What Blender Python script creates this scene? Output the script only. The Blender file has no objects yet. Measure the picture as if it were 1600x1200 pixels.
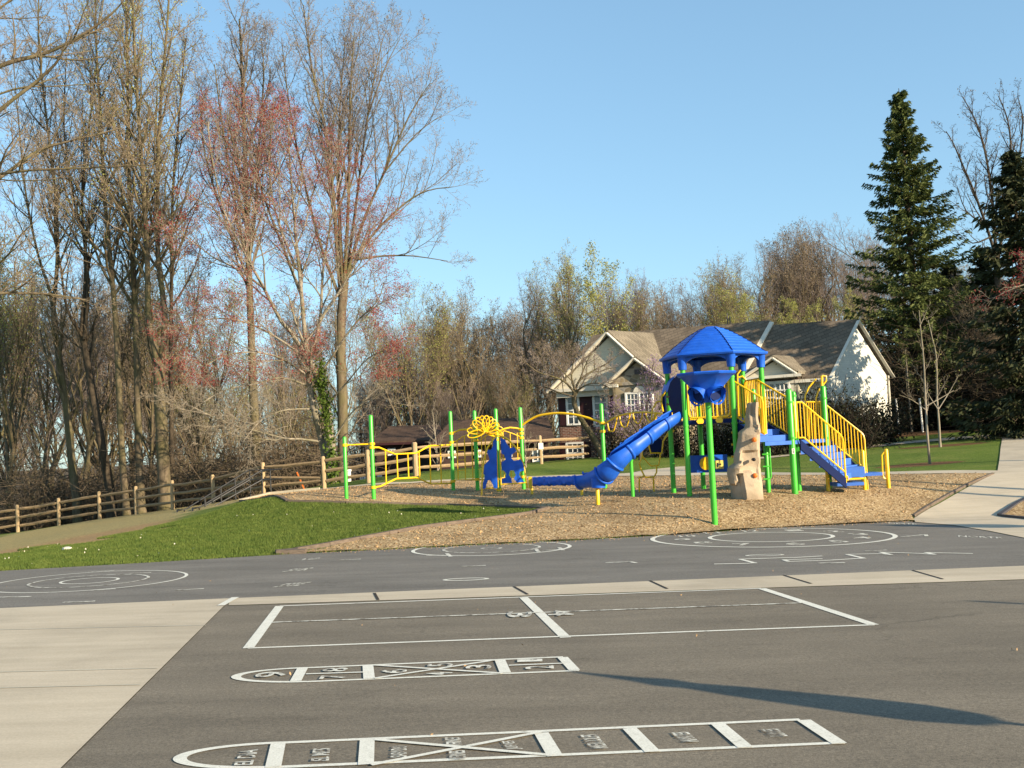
import bpy, math, random
import numpy as np
from mathutils import Vector, Matrix, geometry, noise
C = bpy.context.scene
COL = C.collection
random.seed(7); RNG = np.random.default_rng(7)
# ---------------------------------------------------------------- camera
CZ = 1.6; PITCH = math.atan(97/1600); ROLL = math.radians(2.65)
cp, sp_, cr, sr = math.cos(PITCH), math.sin(PITCH), math.cos(ROLL), math.sin(ROLL)
F = np.array([0, cp, sp_]); U0 = np.array([0, -sp_, cp]); R0 = np.array([1.0, 0, 0])
RT = R0*cr - U0*sr; UP = R0*sr + U0*cr
cam = bpy.data.cameras.new('camera'); cam.lens = 36; cam.sensor_width = 36; cam.clip_end = 3000
co = bpy.data.objects.new('camera', cam); COL.objects.link(co); C.camera = co
co.matrix_world = Matrix(((RT[0], UP[0], -F[0], 0), (RT[1], UP[1], -F[1], 0), (RT[2], UP[2], -F[2], CZ), (0, 0, 0, 1)))
# ---------------------------------------------------------------- light
SUNDIR = np.array([0.80, -0.60, 0.0]); SUNDIR /= np.linalg.norm(SUNDIR); ELEV = math.radians(19)
w = bpy.data.worlds.new('World'); C.world = w; w.use_nodes = True
sky = w.node_tree.nodes.new('ShaderNodeTexSky'); sky.sky_type = 'NISHITA'; sky.sun_disc = False
sky.sun_elevation = ELEV; sky.sun_rotation = math.atan2(SUNDIR[0], SUNDIR[1])
sky.air_density = 1.0; sky.dust_density = 0.6; sky.ozone_density = 3.0; sky.altitude = 100
bg = w.node_tree.nodes['Background']; gm = w.node_tree.nodes.new('ShaderNodeGamma'); gm.inputs[1].default_value = 0.62; tn = w.node_tree.nodes.new('ShaderNodeMix'); tn.data_type = 'RGBA'; tn.blend_type = 'MULTIPLY'; tn.inputs[0].default_value = 1
tn.inputs[7].default_value = (0.89, 1.13, 1.21, 1)
w.node_tree.links.new(sky.outputs[0], gm.inputs[0]); w.node_tree.links.new(gm.outputs[0], tn.inputs[6]); w.node_tree.links.new(tn.outputs[2], bg.inputs[0]); bg.inputs[1].default_value = 0.15
sun = bpy.data.lights.new('sun', 'SUN'); sun.energy = 4.6; sun.angle = math.radians(0.5); sun.color = (1.0, 0.84, 0.60)
so = bpy.data.objects.new('sun', sun); COL.objects.link(so)
sd = Vector((SUNDIR[0]*math.cos(ELEV), SUNDIR[1]*math.cos(ELEV), math.sin(ELEV)))
so.rotation_euler = (sd).to_track_quat('Z', 'Y').to_euler(); so.location = (20, -10, 30)
vs = C.view_settings; vs.view_transform = 'Standard'; vs.look = 'None'; vs.gamma = 1; vs.exposure = 1.12
C.cycles.max_bounces = 5; C.cycles.diffuse_bounces = 2; C.cycles.glossy_bounces = 2
C.cycles.transparent_max_bounces = 8
# ---------------------------------------------------------------- pixel helpers
def ray(px, py):
    v = F + RT*((px-800)/1600.0) + UP*((600-py)/1600.0)
    return v/v[1]
def P(px, py, d):
    v = ray(px, py)*d; v[2] += CZ; return v
# ---------------------------------------------------------------- terrain
PA, PB = -0.015, -0.015
def plane(x, y): return PA*x + PB*y
def fromplane(px, py):
    v = ray(px, py); d = -CZ/(v[2]-PA*v[0]-PB); return v[0]*d, d
_border = [fromplane(*q) for q in [(-160, 906), (0, 893), (230, 880), (462, 866), (700, 855), (900, 845), (1060, 836), (1200, 826), (1420, 815)]]
BX = np.array([b[0] for b in _border]); BY = np.array([b[1] for b in _border])
def yb(x): return np.interp(x, np.r_[-60, BX, 60], np.r_[BY[0]-6, BY, BY[-1]+1.0])
_ctl = []
def ctl(px, py, d):
    v = P(px, py, d); _ctl.append((v[0], v[1], v[2]-plane(v[0], v[1])))
for q in [(541,782,29.2),(585,780,29.2),(708,767,32.8),(820,766,32),(945,765,31),(935,778,26.5),(1060,772,26.8),(1147,776,25.1),(1245,772,25.1),(1300,763,27.0),(1352,764,26.3),(1389,763,26.6),
          (1117,810,22.2),(1165,776,24.8),(1551,741,28),(1300,742,32),(1050,745,36),(800,750,38),(640,757,38),(512,765,36),(375,782,30),(1480,780,25.5),
          (28,832,48),(92,821,48),(156,811,47.5),(213,804,46.5),(270,796,45),(334,790,43),(412,772,41),(60,839,40),(150,825,36),(-60,842,48),(507,765,40),(576,755,39.5),(650,741,39.5),(845,725,46),
          (0,862,26),(100,846,33),(400,800,27.5),(250,832,25.5),(330,806,30),(640,790,29),(853,797,26),(650,815,24),(850,822,22.3),(1000,800,24),(1300,800,23.5),(1400,790,25),
          (1200,715,45),(1400,690,50),(1565,681,48),(1500,705,38),(950,722,47),(960,713,50),(1050,712,50),(1250,700,50),(1500,670,60),(1600,661,60),(1470,697,44),(1452,725,34),(1424,675,56)]:
    ctl(*q)
for x, y, z in [(-25,70,-3.4),(-45,60,-3.4),(-10,70,-2.5),(0,75,-2),(12,75,-1),(25,75,2),(40,70,3),(-60,40,-3),(-30,30,-1.6),(-20,24,-.9),(60,40,1.5),(45,25,.6),(30,24,.2),(-60,100,-8),(0,110,-4),(60,110,5),
                (-90,150,-8),(0,170,-2),(90,150,8),(-100,20,-2),(100,20,1),(25,30,.35),(18,26,0)]:
    _ctl.append((x, y, z-plane(x, y)))
for x, y in _border: _ctl.append((x, y, 0))
for x, y in [(-30,17),(-12,8),(0,8),(12,8),(-5,14),(5,14),(20,17),(40,15)]: _ctl.append((x, y, 0))
_c = np.array(_ctl); _n = len(_c)
def _phi(r): return r*r*np.log(r+1e-6)
_r = np.hypot(_c[:, None, 0]-_c[None, :, 0], _c[:, None, 1]-_c[None, :, 1])/20
_A = np.zeros((_n+3, _n+3)); _A[:_n, :_n] = _phi(_r)+np.eye(_n)*0.003
_A[:_n, _n:] = np.c_[np.ones(_n), _c[:, :2]/20]; _A[_n:, :_n] = _A[:_n, _n:].T
_w = np.linalg.solve(_A, np.r_[_c[:, 2], 0, 0, 0])
def T(x, y):
    x = np.atleast_1d(np.asarray(x, float)); y = np.atleast_1d(np.asarray(y, float))
    xc = np.clip(x, -90, 90); yc = np.clip(y, -5, 160)
    D = np.zeros(len(x))
    for s in range(0, len(x), 20000):
        a, b = xc[s:s+20000], yc[s:s+20000]
        r = np.hypot(a[:, None]-_c[None, :, 0], b[:, None]-_c[None, :, 1])/20
        D[s:s+20000] = _phi(r)@_w[:_n] + _w[_n] + _w[_n+1]*a/20 + _w[_n+2]*b/20
    t = np.clip((yc-yb(xc))/1.2, 0, 1); m = t*t*(3-2*t)
    far = np.clip((np.hypot(x, y)-130)/200, 0, 1)
    return plane(np.clip(x, -150, 150), np.clip(y, -50, 150)) + m*D*(1-far)
def T1(x, y): return float(T(x, y)[0])
def G(px, py, dmin=3.0):
    v = ray(px, py); d = np.arange(dmin, 150, .25)
    f = CZ+v[2]*d - T(v[0]*d, d); i = np.where(f <= 0)[0]
    if len(i) == 0: d0 = 60.0
    elif i[0] == 0: d0 = d[0]
    else:
        j = i[0]; d0 = d[j-1] + .25*f[j-1]/(f[j-1]-f[j])
    return np.array([v[0]*d0, d0, T1(v[0]*d0, d0)])
# ---------------------------------------------------------------- object helpers
def tag(o, label=None, cat=None, group=None, kind=None):
    if label: o['label'] = label
    if cat: o['category'] = cat
    if group: o['group'] = group
    if kind: o['kind'] = kind
    return o
def empty(name, loc, label=None, cat=None, group=None):
    o = bpy.data.objects.new(name, None); COL.objects.link(o); o.location = [float(v) for v in loc]; o.empty_display_size = .2
    return tag(o, label, cat, group)
def world_loc(o):
    v = Vector((0, 0, 0))
    while o is not None: v = v + o.location; o = o.parent
    return np.array(v)
def raw_mesh(name, V, faces, mats, smooth=False, sharp=35, mi=None):
    me = bpy.data.meshes.new(name)
    if isinstance(faces, np.ndarray):
        nf, k = faces.shape
        me.vertices.add(len(V)); me.vertices.foreach_set('co', np.asarray(V, np.float32).ravel())
        me.loops.add(nf*k); me.loops.foreach_set('vertex_index', faces.astype(np.int32).ravel())
        me.polygons.add(nf); me.polygons.foreach_set('loop_start', np.arange(0, nf*k, k, dtype=np.int32))
        me.update(calc_edges=True)
    else:
        me.from_pydata([tuple(map(float, v)) for v in V], [], faces)
    for m in (mats if isinstance(mats, (list, tuple)) else [mats]): me.materials.append(m)
    if mi is not None: me.polygons.foreach_set('material_index', np.asarray(mi, np.int32))
    if smooth:
        me.polygons.foreach_set('use_smooth', [True]*len(me.polygons))
        if sharp: me.set_sharp_from_angle(angle=math.radians(sharp))
    me.update()
    return me
class MB:
    def __init__(s): s.v = []; s.f = []
    def add(s, V, Fc):
        n = len(s.v); s.v += [tuple(float(c) for c in v) for v in V]; s.f += [tuple(i+n for i in f) for f in Fc]; return s
    def box(s, c, size, rz=0, ax=None):
        c = np.array(c, float); hx, hy, hz = [a/2 for a in size]
        if ax is None:
            ca, sa = math.cos(rz), math.sin(rz); ax = (np.array([ca, sa, 0]), np.array([-sa, ca, 0]), np.array([0, 0, 1.]))
        V = [c+ax[0]*hx*i+ax[1]*hy*j+ax[2]*hz*k for i in (-1, 1) for j in (-1, 1) for k in (-1, 1)]
        return s.add(V, [(0,1,3,2),(4,6,7,5),(0,4,5,1),(2,3,7,6),(0,2,6,4),(1,5,7,3)])
    def bar(s, a, b, wd, th, up=(0, 0, 1)):
        a, b = np.array(a, float), np.array(b, float); x = b-a; L = np.linalg.norm(x); x = x/L
        y = np.cross(up, x); y /= max(np.linalg.norm(y), 1e-6); z = np.cross(x, y)
        return s.box((a+b)/2, (L, wd, th), ax=(x, y, z))
    def tube(s, pts, r, n=8, caps=True, closed=False):
        pts = [np.array(p, float) for p in pts]; N = len(pts)
        rr = [r]*N if np.isscalar(r) else r
        prev = None; rings = []
        for i, p in enumerate(pts):
            if closed: t = pts[(i+1) % N]-pts[i-1]
            else: t = pts[min(i+1, N-1)]-pts[max(i-1, 0)]
            t = t/max(np.linalg.norm(t), 1e-9)
            if prev is None:
                h = np.array([0, 0, 1.]) if abs(t[2]) < .9 else np.array([1., 0, 0]); u = np.cross(t, h)
            else: u = prev - t*np.dot(prev, t)
            u /= max(np.linalg.norm(u), 1e-9); prev = u; v = np.cross(t, u)
            rings.append([p+rr[i]*(u*math.cos(a)+v*math.sin(a)) for a in np.arange(n)*2*math.pi/n])
        V = [q for rg in rings for q in rg]; Fc = []
        for i in range(N if closed else N-1):
            j = (i+1) % N
            for k in range(n):
                l = (k+1) % n; Fc.append((i*n+k, i*n+l, j*n+l, j*n+k))
        if caps and not closed: Fc += [tuple(range(n))[::-1], tuple((N-1)*n+k for k in range(n))]
        return s.add(V, Fc)
    def lathe(s, c, prof, n=16, ph=0, cap=True):
        c = np.array(c, float); V = [c+np.array([r*math.cos(ph+2*math.pi*k/n), r*math.sin(ph+2*math.pi*k/n), z]) for r, z in prof for k in range(n)]
        Fc = [(i*n+k, i*n+(k+1) % n, (i+1)*n+(k+1) % n, (i+1)*n+k) for i in range(len(prof)-1) for k in range(n)]
        if cap: Fc += [tuple(range(n))[::-1], tuple((len(prof)-1)*n+k for k in range(n))]
        return s.add(V, Fc)
    def prism(s, poly, off):
        # poly: list of 3D points (planar), extruded by vector off
        n = len(poly); off = np.array(off, float); A = [np.array(p, float) for p in poly]
        V = A+[p+off for p in A]
        tri = geometry.tessellate_polygon([[Vector(p) for p in A]])
        Fc = [tuple(t) for t in tri]+[tuple(i+n for i in t[::-1]) for t in tri]
        Fc += [(i, (i+1) % n, n+(i+1) % n, n+i) for i in range(n)]
        return s.add(V, Fc)
    def build(s, name, m, parent=None, smooth=False, sharp=35, label=None, cat=None, group=None, kind=None, origin=None):
        if parent is not None: o0 = world_loc(parent)
        elif origin is not None: o0 = np.array(origin, float)
        else: o0 = np.zeros(3)
        V = np.array(s.v)-o0
        me = raw_mesh(name, V, s.f, m, smooth, sharp)
        import bmesh
        bm = bmesh.new(); bm.from_mesh(me); bmesh.ops.recalc_face_normals(bm, faces=bm.faces); bm.to_mesh(me); bm.free()
        if smooth and sharp: me.set_sharp_from_angle(angle=math.radians(sharp))
        o = bpy.data.objects.new(name, me); COL.objects.link(o)
        if parent is not None: o.parent = parent
        else: o.location = [float(q) for q in o0]
        return tag(o, label, cat, group, kind)
def link_mesh(name, me, parent=None, loc=(0, 0, 0)):
    o = bpy.data.objects.new(name, me); COL.objects.link(o); o.location = [float(q) for q in loc]
    if parent is not None: o.parent = parent
    return o
# ---------------------------------------------------------------- materials
def lin(c):
    return tuple((v/12.92 if v <= .04045 else ((v+.055)/1.055)**2.4) for v in c)
class NT:
    def __init__(s, name):
        s.m = bpy.data.materials.new(name); s.m.use_nodes = True; s.t = s.m.node_tree; s.b = s.t.nodes['Principled BSDF']
        s.co = None
    def n(s, ty, **k):
        nd = s.t.nodes.new(ty)
        for a, v in k.items():
            if a.startswith('i_'): nd.inputs[a[2:].replace('_', ' ')].default_value = v
            else: setattr(nd, a, v)
        return nd
    def l(s, a, b): s.t.links.new(a, b)
    def coord(s, kind='Object', scale=(1, 1, 1)):
        tc = s.n('ShaderNodeTexCoord'); mp = s.n('ShaderNodeMapping'); mp.inputs['Scale'].default_value = scale
        s.l(tc.outputs[kind], mp.inputs[0]); return mp.outputs[0]
    def noise(s, co, scale, detail=4, rough=.6):
        nd = s.n('ShaderNodeTexNoise'); nd.inputs['Scale'].default_value = scale; nd.inputs['Detail'].default_value = detail; nd.inputs['Roughness'].default_value = rough
        s.l(co, nd.inputs['Vector']); return nd.outputs['Fac']
    def ramp(s, fac, stops):
        r = s.n('ShaderNodeValToRGB'); e = r.color_ramp.elements
        while len(e) < len(stops): e.new(.5)
        for i, (p, c) in enumerate(stops):
            e[i].position = p; e[i].color = (*c, 1) if len(c) == 3 else c
        s.l(fac, r.inputs[0]); return r.outputs[0]
    def mix(s, fac, a, b, mode='MIX'):
        nd = s.n('ShaderNodeMix'); nd.data_type = 'RGBA'; nd.blend_type = mode
        for sock, v in ((nd.inputs[0], fac), (nd.inputs[6], a), (nd.inputs[7], b)):
            if hasattr(v, 'links') or hasattr(v, 'is_linked'): s.l(v, sock)
            elif np.isscalar(v): sock.default_value = v
            else: sock.default_value = (*v, 1)
        return nd.outputs[2]
    def bump(s, h, strength=.3, dist=.02):
        nd = s.n('ShaderNodeBump'); nd.inputs['Strength'].default_value = strength; nd.inputs['Distance'].default_value = dist
        s.l(h, nd.inputs['Height']); s.l(nd.outputs[0], s.b.inputs['Normal']); return nd
    def done(s, col=None, rough=.8, spec=.3):
        if col is not None:
            if hasattr(col, 'is_linked'): s.l(col, s.b.inputs['Base Color'])
            else: s.b.inputs['Base Color'].default_value = (*col, 1)
        s.b.inputs['Roughness'].default_value = rough; s.b.inputs['Specular IOR Level'].default_value = spec
        return s.m
def simple(name, col, rough=.5, spec=.4, var=.12, scale=3, bump=0, bscale=30):
    t = NT(name); c = t.coord()
    f = t.noise(c, scale); a = tuple(v*(1-var) for v in col); b = tuple(min(1, v*(1+var)) for v in col)
    cc = t.ramp(f, [(.3, a), (.7, b)])
    if bump: t.bump(t.noise(c, bscale), bump, .01)
    return t.done(cc, rough, spec)
M = {}
M['green'] = simple('green_paint', (.055, .42, .03), .35, .5, .08)
M['yellow'] = simple('yellow_paint', (.86, .50, .006), .35, .5, .08)
M['blue'] = simple('blue_plastic', (.012, .10, .54), .42, .3, .16, 5)
M['navy'] = simple('dark_blue_plastic', (.005, .014, .072), .6, .1, .1, 2)
M['stepblue'] = simple('blue_step_coating', (.05, .14, .48), .65, .15, .1, 5)
M['white'] = simple('white_paint', (.75, .73, .68), .6, .3, .05)
M['black'] = simple('black_metal', (.012, .012, .014), .5, .4, .1)
M['orange'] = simple('orange_plastic', (.7, .16, .02), .5, .4)
M['rubber'] = simple('grey_plastic', (.06, .055, .06), .6, .3)
def asphalt(name, col, blotch):
    t = NT(name); c = t.coord()
    big = t.ramp(t.noise(c, .25, 5, .6), [(.3, tuple(v*(1-blotch) for v in col)), (.7, tuple(v*(1+blotch) for v in col))])
    mid = t.ramp(t.noise(t.coord(scale=(.35, 1.6, 1)), 1.1, 6, .7), [(.35, (.78, .77, .76)), (.7, (1.15, 1.14, 1.13))])
    cc = t.mix(1.0, big, mid, 'MULTIPLY')
    fine = t.ramp(t.noise(c, 110, 2, .7), [(.3, (.70, .70, .70)), (.7, (1.35, 1.34, 1.32))])
    cc = t.mix(1.0, cc, fine, 'MULTIPLY')
    vor = t.n('ShaderNodeTexVoronoi'); vor.feature = 'DISTANCE_TO_EDGE'; vor.inputs['Scale'].default_value = .22
    wn = t.noise(c, 2.2, 4, .6); ad = t.n('ShaderNodeVectorMath'); ad.operation = 'MULTIPLY_ADD'
    t.l(wn, ad.inputs[0]); ad.inputs[1].default_value = (1.6, 1.6, 0); t.l(c, ad.inputs[2]); t.l(ad.outputs[0], vor.inputs['Vector'])
    ck = t.ramp(vor.outputs['Distance'], [(0.0, (1, 1, 1)), (.006, (0, 0, 0))])
    gate = t.ramp(t.noise(c, .35, 2), [(.50, (0, 0, 0)), (.58, (.5, .5, .5))])
    ckm = t.mix(1.0, ck, gate, 'MULTIPLY')
    cc = t.mix(ckm, cc, tuple(v*.30 for v in col))
    st = t.ramp(t.noise(c, 1.7, 7, .75), [(.60, (1, 1, 1)), (.68, (.84, .83, .82)), (.74, (1.14, 1.14, 1.13))]); cc = t.mix(1.0, cc, st, 'MULTIPLY')
    gr = t.ramp(t.noise(c, 45, 3, .8), [(.34, (.72, .72, .72)), (.5, (1, 1, 1)), (.68, (1.28, 1.27, 1.24))]); cc = t.mix(1.0, cc, gr, 'MULTIPLY')
    t.bump(t.noise(c, 140, 2), .35, .006)
    return t.done(cc, .85, .3)
M['asphalt'] = asphalt('asphalt_near', (.172, .147, .112), .09)
M['asphalt2'] = asphalt('asphalt_far', (.165, .152, .134), .07)
def concrete(name, col):
    t = NT(name); c = t.coord()
    cc = t.ramp(t.noise(c, .5, 6, .65), [(.3, tuple(v*.80 for v in col)), (.5, tuple(v*.98 for v in col)), (.7, tuple(v*1.08 for v in col))])
    cc = t.mix(1.0, cc, t.ramp(t.noise(t.coord(scale=(.25, 2.5, 1)), 1.3, 5, .7), [(.3, (.86, .85, .83)), (.65, (1.05, 1.05, 1.05))]), 'MULTIPLY')
    cc = t.mix(1.0, cc, t.ramp(t.noise(c, 60, 2), [(.3, (.9, .9, .9)), (.7, (1.06, 1.06, 1.06))]), 'MULTIPLY')
    t.bump(t.noise(c, 70, 2), .2, .004)
    return t.done(cc, .85, .25)
M['concrete'] = concrete('concrete', (.50, .425, .32))
M['joint'] = simple('joint_filler', (.05, .045, .04), .9, .1)
def paint(name, wear):
    t = NT(name); c = t.coord()
    f = t.noise(c, 9, 5, .7); g = t.noise(c, 90, 2, .6)
    cc = t.ramp(f, [(wear-.06, (.20, .18, .15)), (wear+.05, (.64, .62, .54)), (.75, (.74, .72, .64))])
    cc = t.mix(1.0, cc, t.ramp(g, [(.3, (.82, .82, .82)), (.6, (1.05, 1.05, 1.05))]), 'MULTIPLY')
    chip = t.ramp(t.noise(c, 38, 5, .85), [(.60, (0, 0, 0)), (.66, (.75, .75, .75))]); cc = t.mix(chip, cc, (.20, .18, .15))
    return t.done(cc, .75, .25)
M['paint'] = paint('line_paint', .31)
M['worn'] = paint('worn_line_paint', .47)
def grassmat():
    t = NT('lawn_grass'); c = t.coord()
    base = t.ramp(t.noise(c, .35, 5, .65), [(.28, (.080, .122, .018)), (.5, (.112, .162, .024)), (.72, (.175, .195, .045))])
    fine = t.ramp(t.noise(t.coord(scale=(1, .6, 1)), 14, 6, .75), [(.3, (.55, .60, .5)), (.5, (1, 1, 1)), (.72, (1.45, 1.35, 1.3))])
    cc = t.mix(1.0, base, fine, 'MULTIPLY')
    # far and left bank: thin dry straw-coloured turf, brown leaf litter under the trees
    tc = t.n('ShaderNodeTexCoord'); sx = t.n('ShaderNodeSeparateXYZ'); t.l(tc.outputs['Object'], sx.inputs[0])
    def math_(op, a, b):
        m_ = t.n('ShaderNodeMath'); m_.operation = op; m_.use_clamp = False
        for i, v in enumerate((a, b)):
            if hasattr(v, 'is_linked'): t.l(v, m_.inputs[i])
            else: m_.inputs[i].default_value = v
        return m_.outputs[0]
    def blob(cx, cy, rx, ry, nz=.5):
        dx = math_('DIVIDE', math_('SUBTRACT', sx.outputs[0], cx), rx); dy = math_('DIVIDE', math_('SUBTRACT', sx.outputs[1], cy), ry)
        r = math_('ADD', math_('MULTIPLY', dx, dx), math_('MULTIPLY', dy, dy))
        r = math_('ADD', r, math_('MULTIPLY', math_('SUBTRACT', t.noise(c, .5, 5), .5), nz*3))
        return t.ramp(math_('SUBTRACT', 1.6, r), [(.35, (0, 0, 0)), (.75, (1, 1, 1))])
    cc = t.mix(blob(-16.5, 39.5, 6.8, 9.5), cc, t.mix(1.0, (.34, .275, .125), fine, 'MULTIPLY'))
    cc = t.mix(blob(-14.6, 27.6, 5.2, 6.0, .3), cc, t.mix(1.0, (.36, .235, .115), fine, 'MULTIPLY'))
    for bx, by_, rr in DIRT: cc = t.mix(blob(bx, by_, rr*1.9, rr, .4), cc, t.mix(1.0, (.14, .075, .035), fine, 'MULTIPLY'))
    # wood floor beyond the fence
    ln = math_('SUBTRACT', sx.outputs[1], math_('ADD', 44.5, math_('MULTIPLY', sx.outputs[0], -.55)))
    ln = math_('SUBTRACT', ln, math_('MULTIPLY', math_('SUBTRACT', t.noise(c, .3, 4), .5), 4))
    lx = math_('SUBTRACT', -1.0, sx.outputs[0]); both = math_('MINIMUM', math_('MULTIPLY', ln, .5), math_('MULTIPLY', lx, .5))
    far = math_('SUBTRACT', sx.outputs[1], 62)
    wd = math_('MAXIMUM', both, far)
    cc = t.mix(t.ramp(wd, [(.0, (0, 0, 0)), (1, (1, 1, 1))]), cc, t.ramp(t.noise(c, 3, 6, .8), [(.3, (.045, .03, .018)), (.7, (.16, .11, .06))]))
    t.bump(t.noise(c, 35, 4, .7), .8, .05)
    return t.done(cc, .9, .15)
def mulchmat():
    t = NT('wood_chip_mulch'); c = t.coord()
    v = t.n('ShaderNodeTexVoronoi'); v.inputs['Scale'].default_value = 38; mp = t.coord(scale=(1, .45, 1)); t.l(mp, v.inputs['Vector'])
    sep = t.n('ShaderNodeSeparateColor'); t.l(v.outputs['Color'], sep.inputs[0])
    cc = t.ramp(sep.outputs[0], [(0, (.17, .105, .05)), (.35, (.33, .22, .11)), (.8, (.46, .33, .175)), (1, (.64, .48, .30))])
    cc = t.mix(1.0, cc, t.ramp(t.noise(c, .6, 5, .6), [(.3, (.70, .67, .64)), (.55, (1, 1, 1)), (.75, (1.12, 1.1, 1.08))]), 'MULTIPLY')
    nz = t.noise(c, 45, 4, .8); t.bump(nz, .8, .02)
    return t.done(cc, .9, .15)
M['mulch'] = mulchmat()
def wood(name, col, sc=(1, 1, 8)):
    t = NT(name); c = t.coord(scale=sc)
    cc = t.ramp(t.noise(c, 6, 6, .7), [(.3, tuple(v*.6 for v in col)), (.7, tuple(v*1.25 for v in col))])
    t.bump(t.noise(c, 14, 5), .5, .01); return t.done(cc, .85, .15)
M['post_wood'] = wood('pale_fence_wood', (.42, .30, .17), (6, 6, .8))
M['rail_wood'] = wood('weathered_rail_wood', (.30, .21, .12), (.8, 3, 6))
M['timber'] = wood('edging_timber', (.15, .115, .09), (1, 1, 4))
def bark(name, a, b, moss=None):
    t = NT(name); c = t.coord(scale=(1, 1, .25))
    cc = t.ramp(t.noise(c, 7, 6, .7), [(.3, a), (.7, b)])
    if moss: cc = t.mix(t.ramp(t.noise(t.coord(), .8, 3), [(.4, (0, 0, 0)), (.7, (.8, .8, .8))]), cc, moss)
    t.bump(t.noise(c, 16, 4), .6, .02)
    return t.done(cc, .9, .1)
M['bark'] = bark('grey_brown_bark', (.07, .052, .036), (.20, .155, .105), (.115, .105, .042))
M['brush'] = simple('brush_twigs', (.125, .095, .066), .9, .1, .25, .5)
M['stem_dark'] = simple('dark_shrub_stems', (.035, .028, .022), .9, .1, .2, 2)
M['bark_dark'] = bark('dark_bark', (.035, .027, .020), (.10, .076, .052))
M['bark_pale'] = bark('pale_grey_bark', (.17, .14, .11), (.36, .31, .25), (.15, .135, .07))
M['twig'] = simple('twig_bark', (.215, .165, .115), .9, .1, .25, .6)
M['twig_pale'] = simple('pale_twig_bark', (.27, .225, .17), .9, .1, .2, .6)
M['twig_grey'] = simple('grey_purple_twig_bark', (.23, .185, .165), .9, .1, .2, .5)
def leafmat(name, a, b, sc=1.2, trans=.25):
    t = NT(name); cc = t.ramp(t.noise(t.coord(), sc, 4, .7), [(.3, a), (.7, b)])
    try:
        t.b.inputs['Subsurface Weight'].default_value = 0
    except Exception: pass
    m = t.done(cc, .7, .2)
    tr = t.n('ShaderNodeBsdfTranslucent'); t.l(cc, tr.inputs[0]); mx = t.n('ShaderNodeMixShader'); mx.inputs[0].default_value = trans
    t.l(t.b.outputs[0], mx.inputs[1]); t.l(tr.outputs[0], mx.inputs[2]); t.l(mx.outputs[0], t.t.nodes['Material Output'].inputs[0])
    return m
M['bud_red'] = leafmat('red_maple_buds', (.24, .035, .035), (.33, .070, .062))
M['bud_green'] = leafmat('yellow_green_buds', (.24, .24, .055), (.40, .40, .12))
M['bud_tan'] = leafmat('tan_buds', (.20, .16, .08), (.34, .28, .15))
M['bud_brown'] = leafmat('brown_bud_haze', (.17, .135, .095), (.28, .22, .155))
M['brush_leaf'] = leafmat('brush_leaf_litter', (.09, .07, .04), (.17, .14, .075))
M['redbud'] = leafmat('purple_blossom', (.22, .13, .27), (.36, .23, .41))
M['needle'] = leafmat('spruce_needles', (.045, .065, .018), (.14, .16, .045), 1.0, .15)
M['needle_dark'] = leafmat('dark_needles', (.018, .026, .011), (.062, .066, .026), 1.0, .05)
M['ivy'] = leafmat('ivy_leaves', (.04, .08, .012), (.14, .19, .03), 2)
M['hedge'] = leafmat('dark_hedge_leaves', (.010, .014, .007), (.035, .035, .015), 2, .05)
M['grass_blade'] = leafmat('grass_blades', (.060, .105, .017), (.16, .195, .042), 3)
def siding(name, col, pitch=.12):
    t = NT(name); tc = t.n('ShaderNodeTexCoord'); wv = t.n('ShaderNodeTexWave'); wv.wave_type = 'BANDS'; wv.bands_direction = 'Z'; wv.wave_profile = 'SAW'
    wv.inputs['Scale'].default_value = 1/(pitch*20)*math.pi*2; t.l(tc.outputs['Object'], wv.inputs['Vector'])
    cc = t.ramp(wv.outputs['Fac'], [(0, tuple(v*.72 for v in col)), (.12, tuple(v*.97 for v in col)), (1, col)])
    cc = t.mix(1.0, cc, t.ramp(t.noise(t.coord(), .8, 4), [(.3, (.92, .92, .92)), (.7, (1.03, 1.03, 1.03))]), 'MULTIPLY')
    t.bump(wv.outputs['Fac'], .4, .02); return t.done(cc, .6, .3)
M['siding'] = siding('cream_lap_siding', (.62, .57, .45))
M['siding_white'] = siding('white_lap_siding', (.66, .65, .59))
def brickmat():
    t = NT('red_brick'); br = t.n('ShaderNodeTexBrick'); c = t.n('ShaderNodeTexCoord'); mp = t.n('ShaderNodeMapping'); mp.inputs['Rotation'].default_value = (math.radians(90), 0, 0)
    t.l(c.outputs['Object'], mp.inputs[0]); t.l(mp.outputs[0], br.inputs['Vector'])
    br.inputs['Color1'].default_value = (.20, .075, .05, 1); br.inputs['Color2'].default_value = (.12, .05, .035, 1); br.inputs['Mortar'].default_value = (.30, .25, .2, 1)
    br.inputs['Scale'].default_value = 1; br.inputs['Brick Width'].default_value = .23; br.inputs['Row Height'].default_value = .085; br.inputs['Mortar Size'].default_value = .012
    t.bump(br.outputs['Fac'], -.3, .01)
    return t.done(br.outputs['Color'], .85, .2)
M['brick'] = brickmat()
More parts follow.
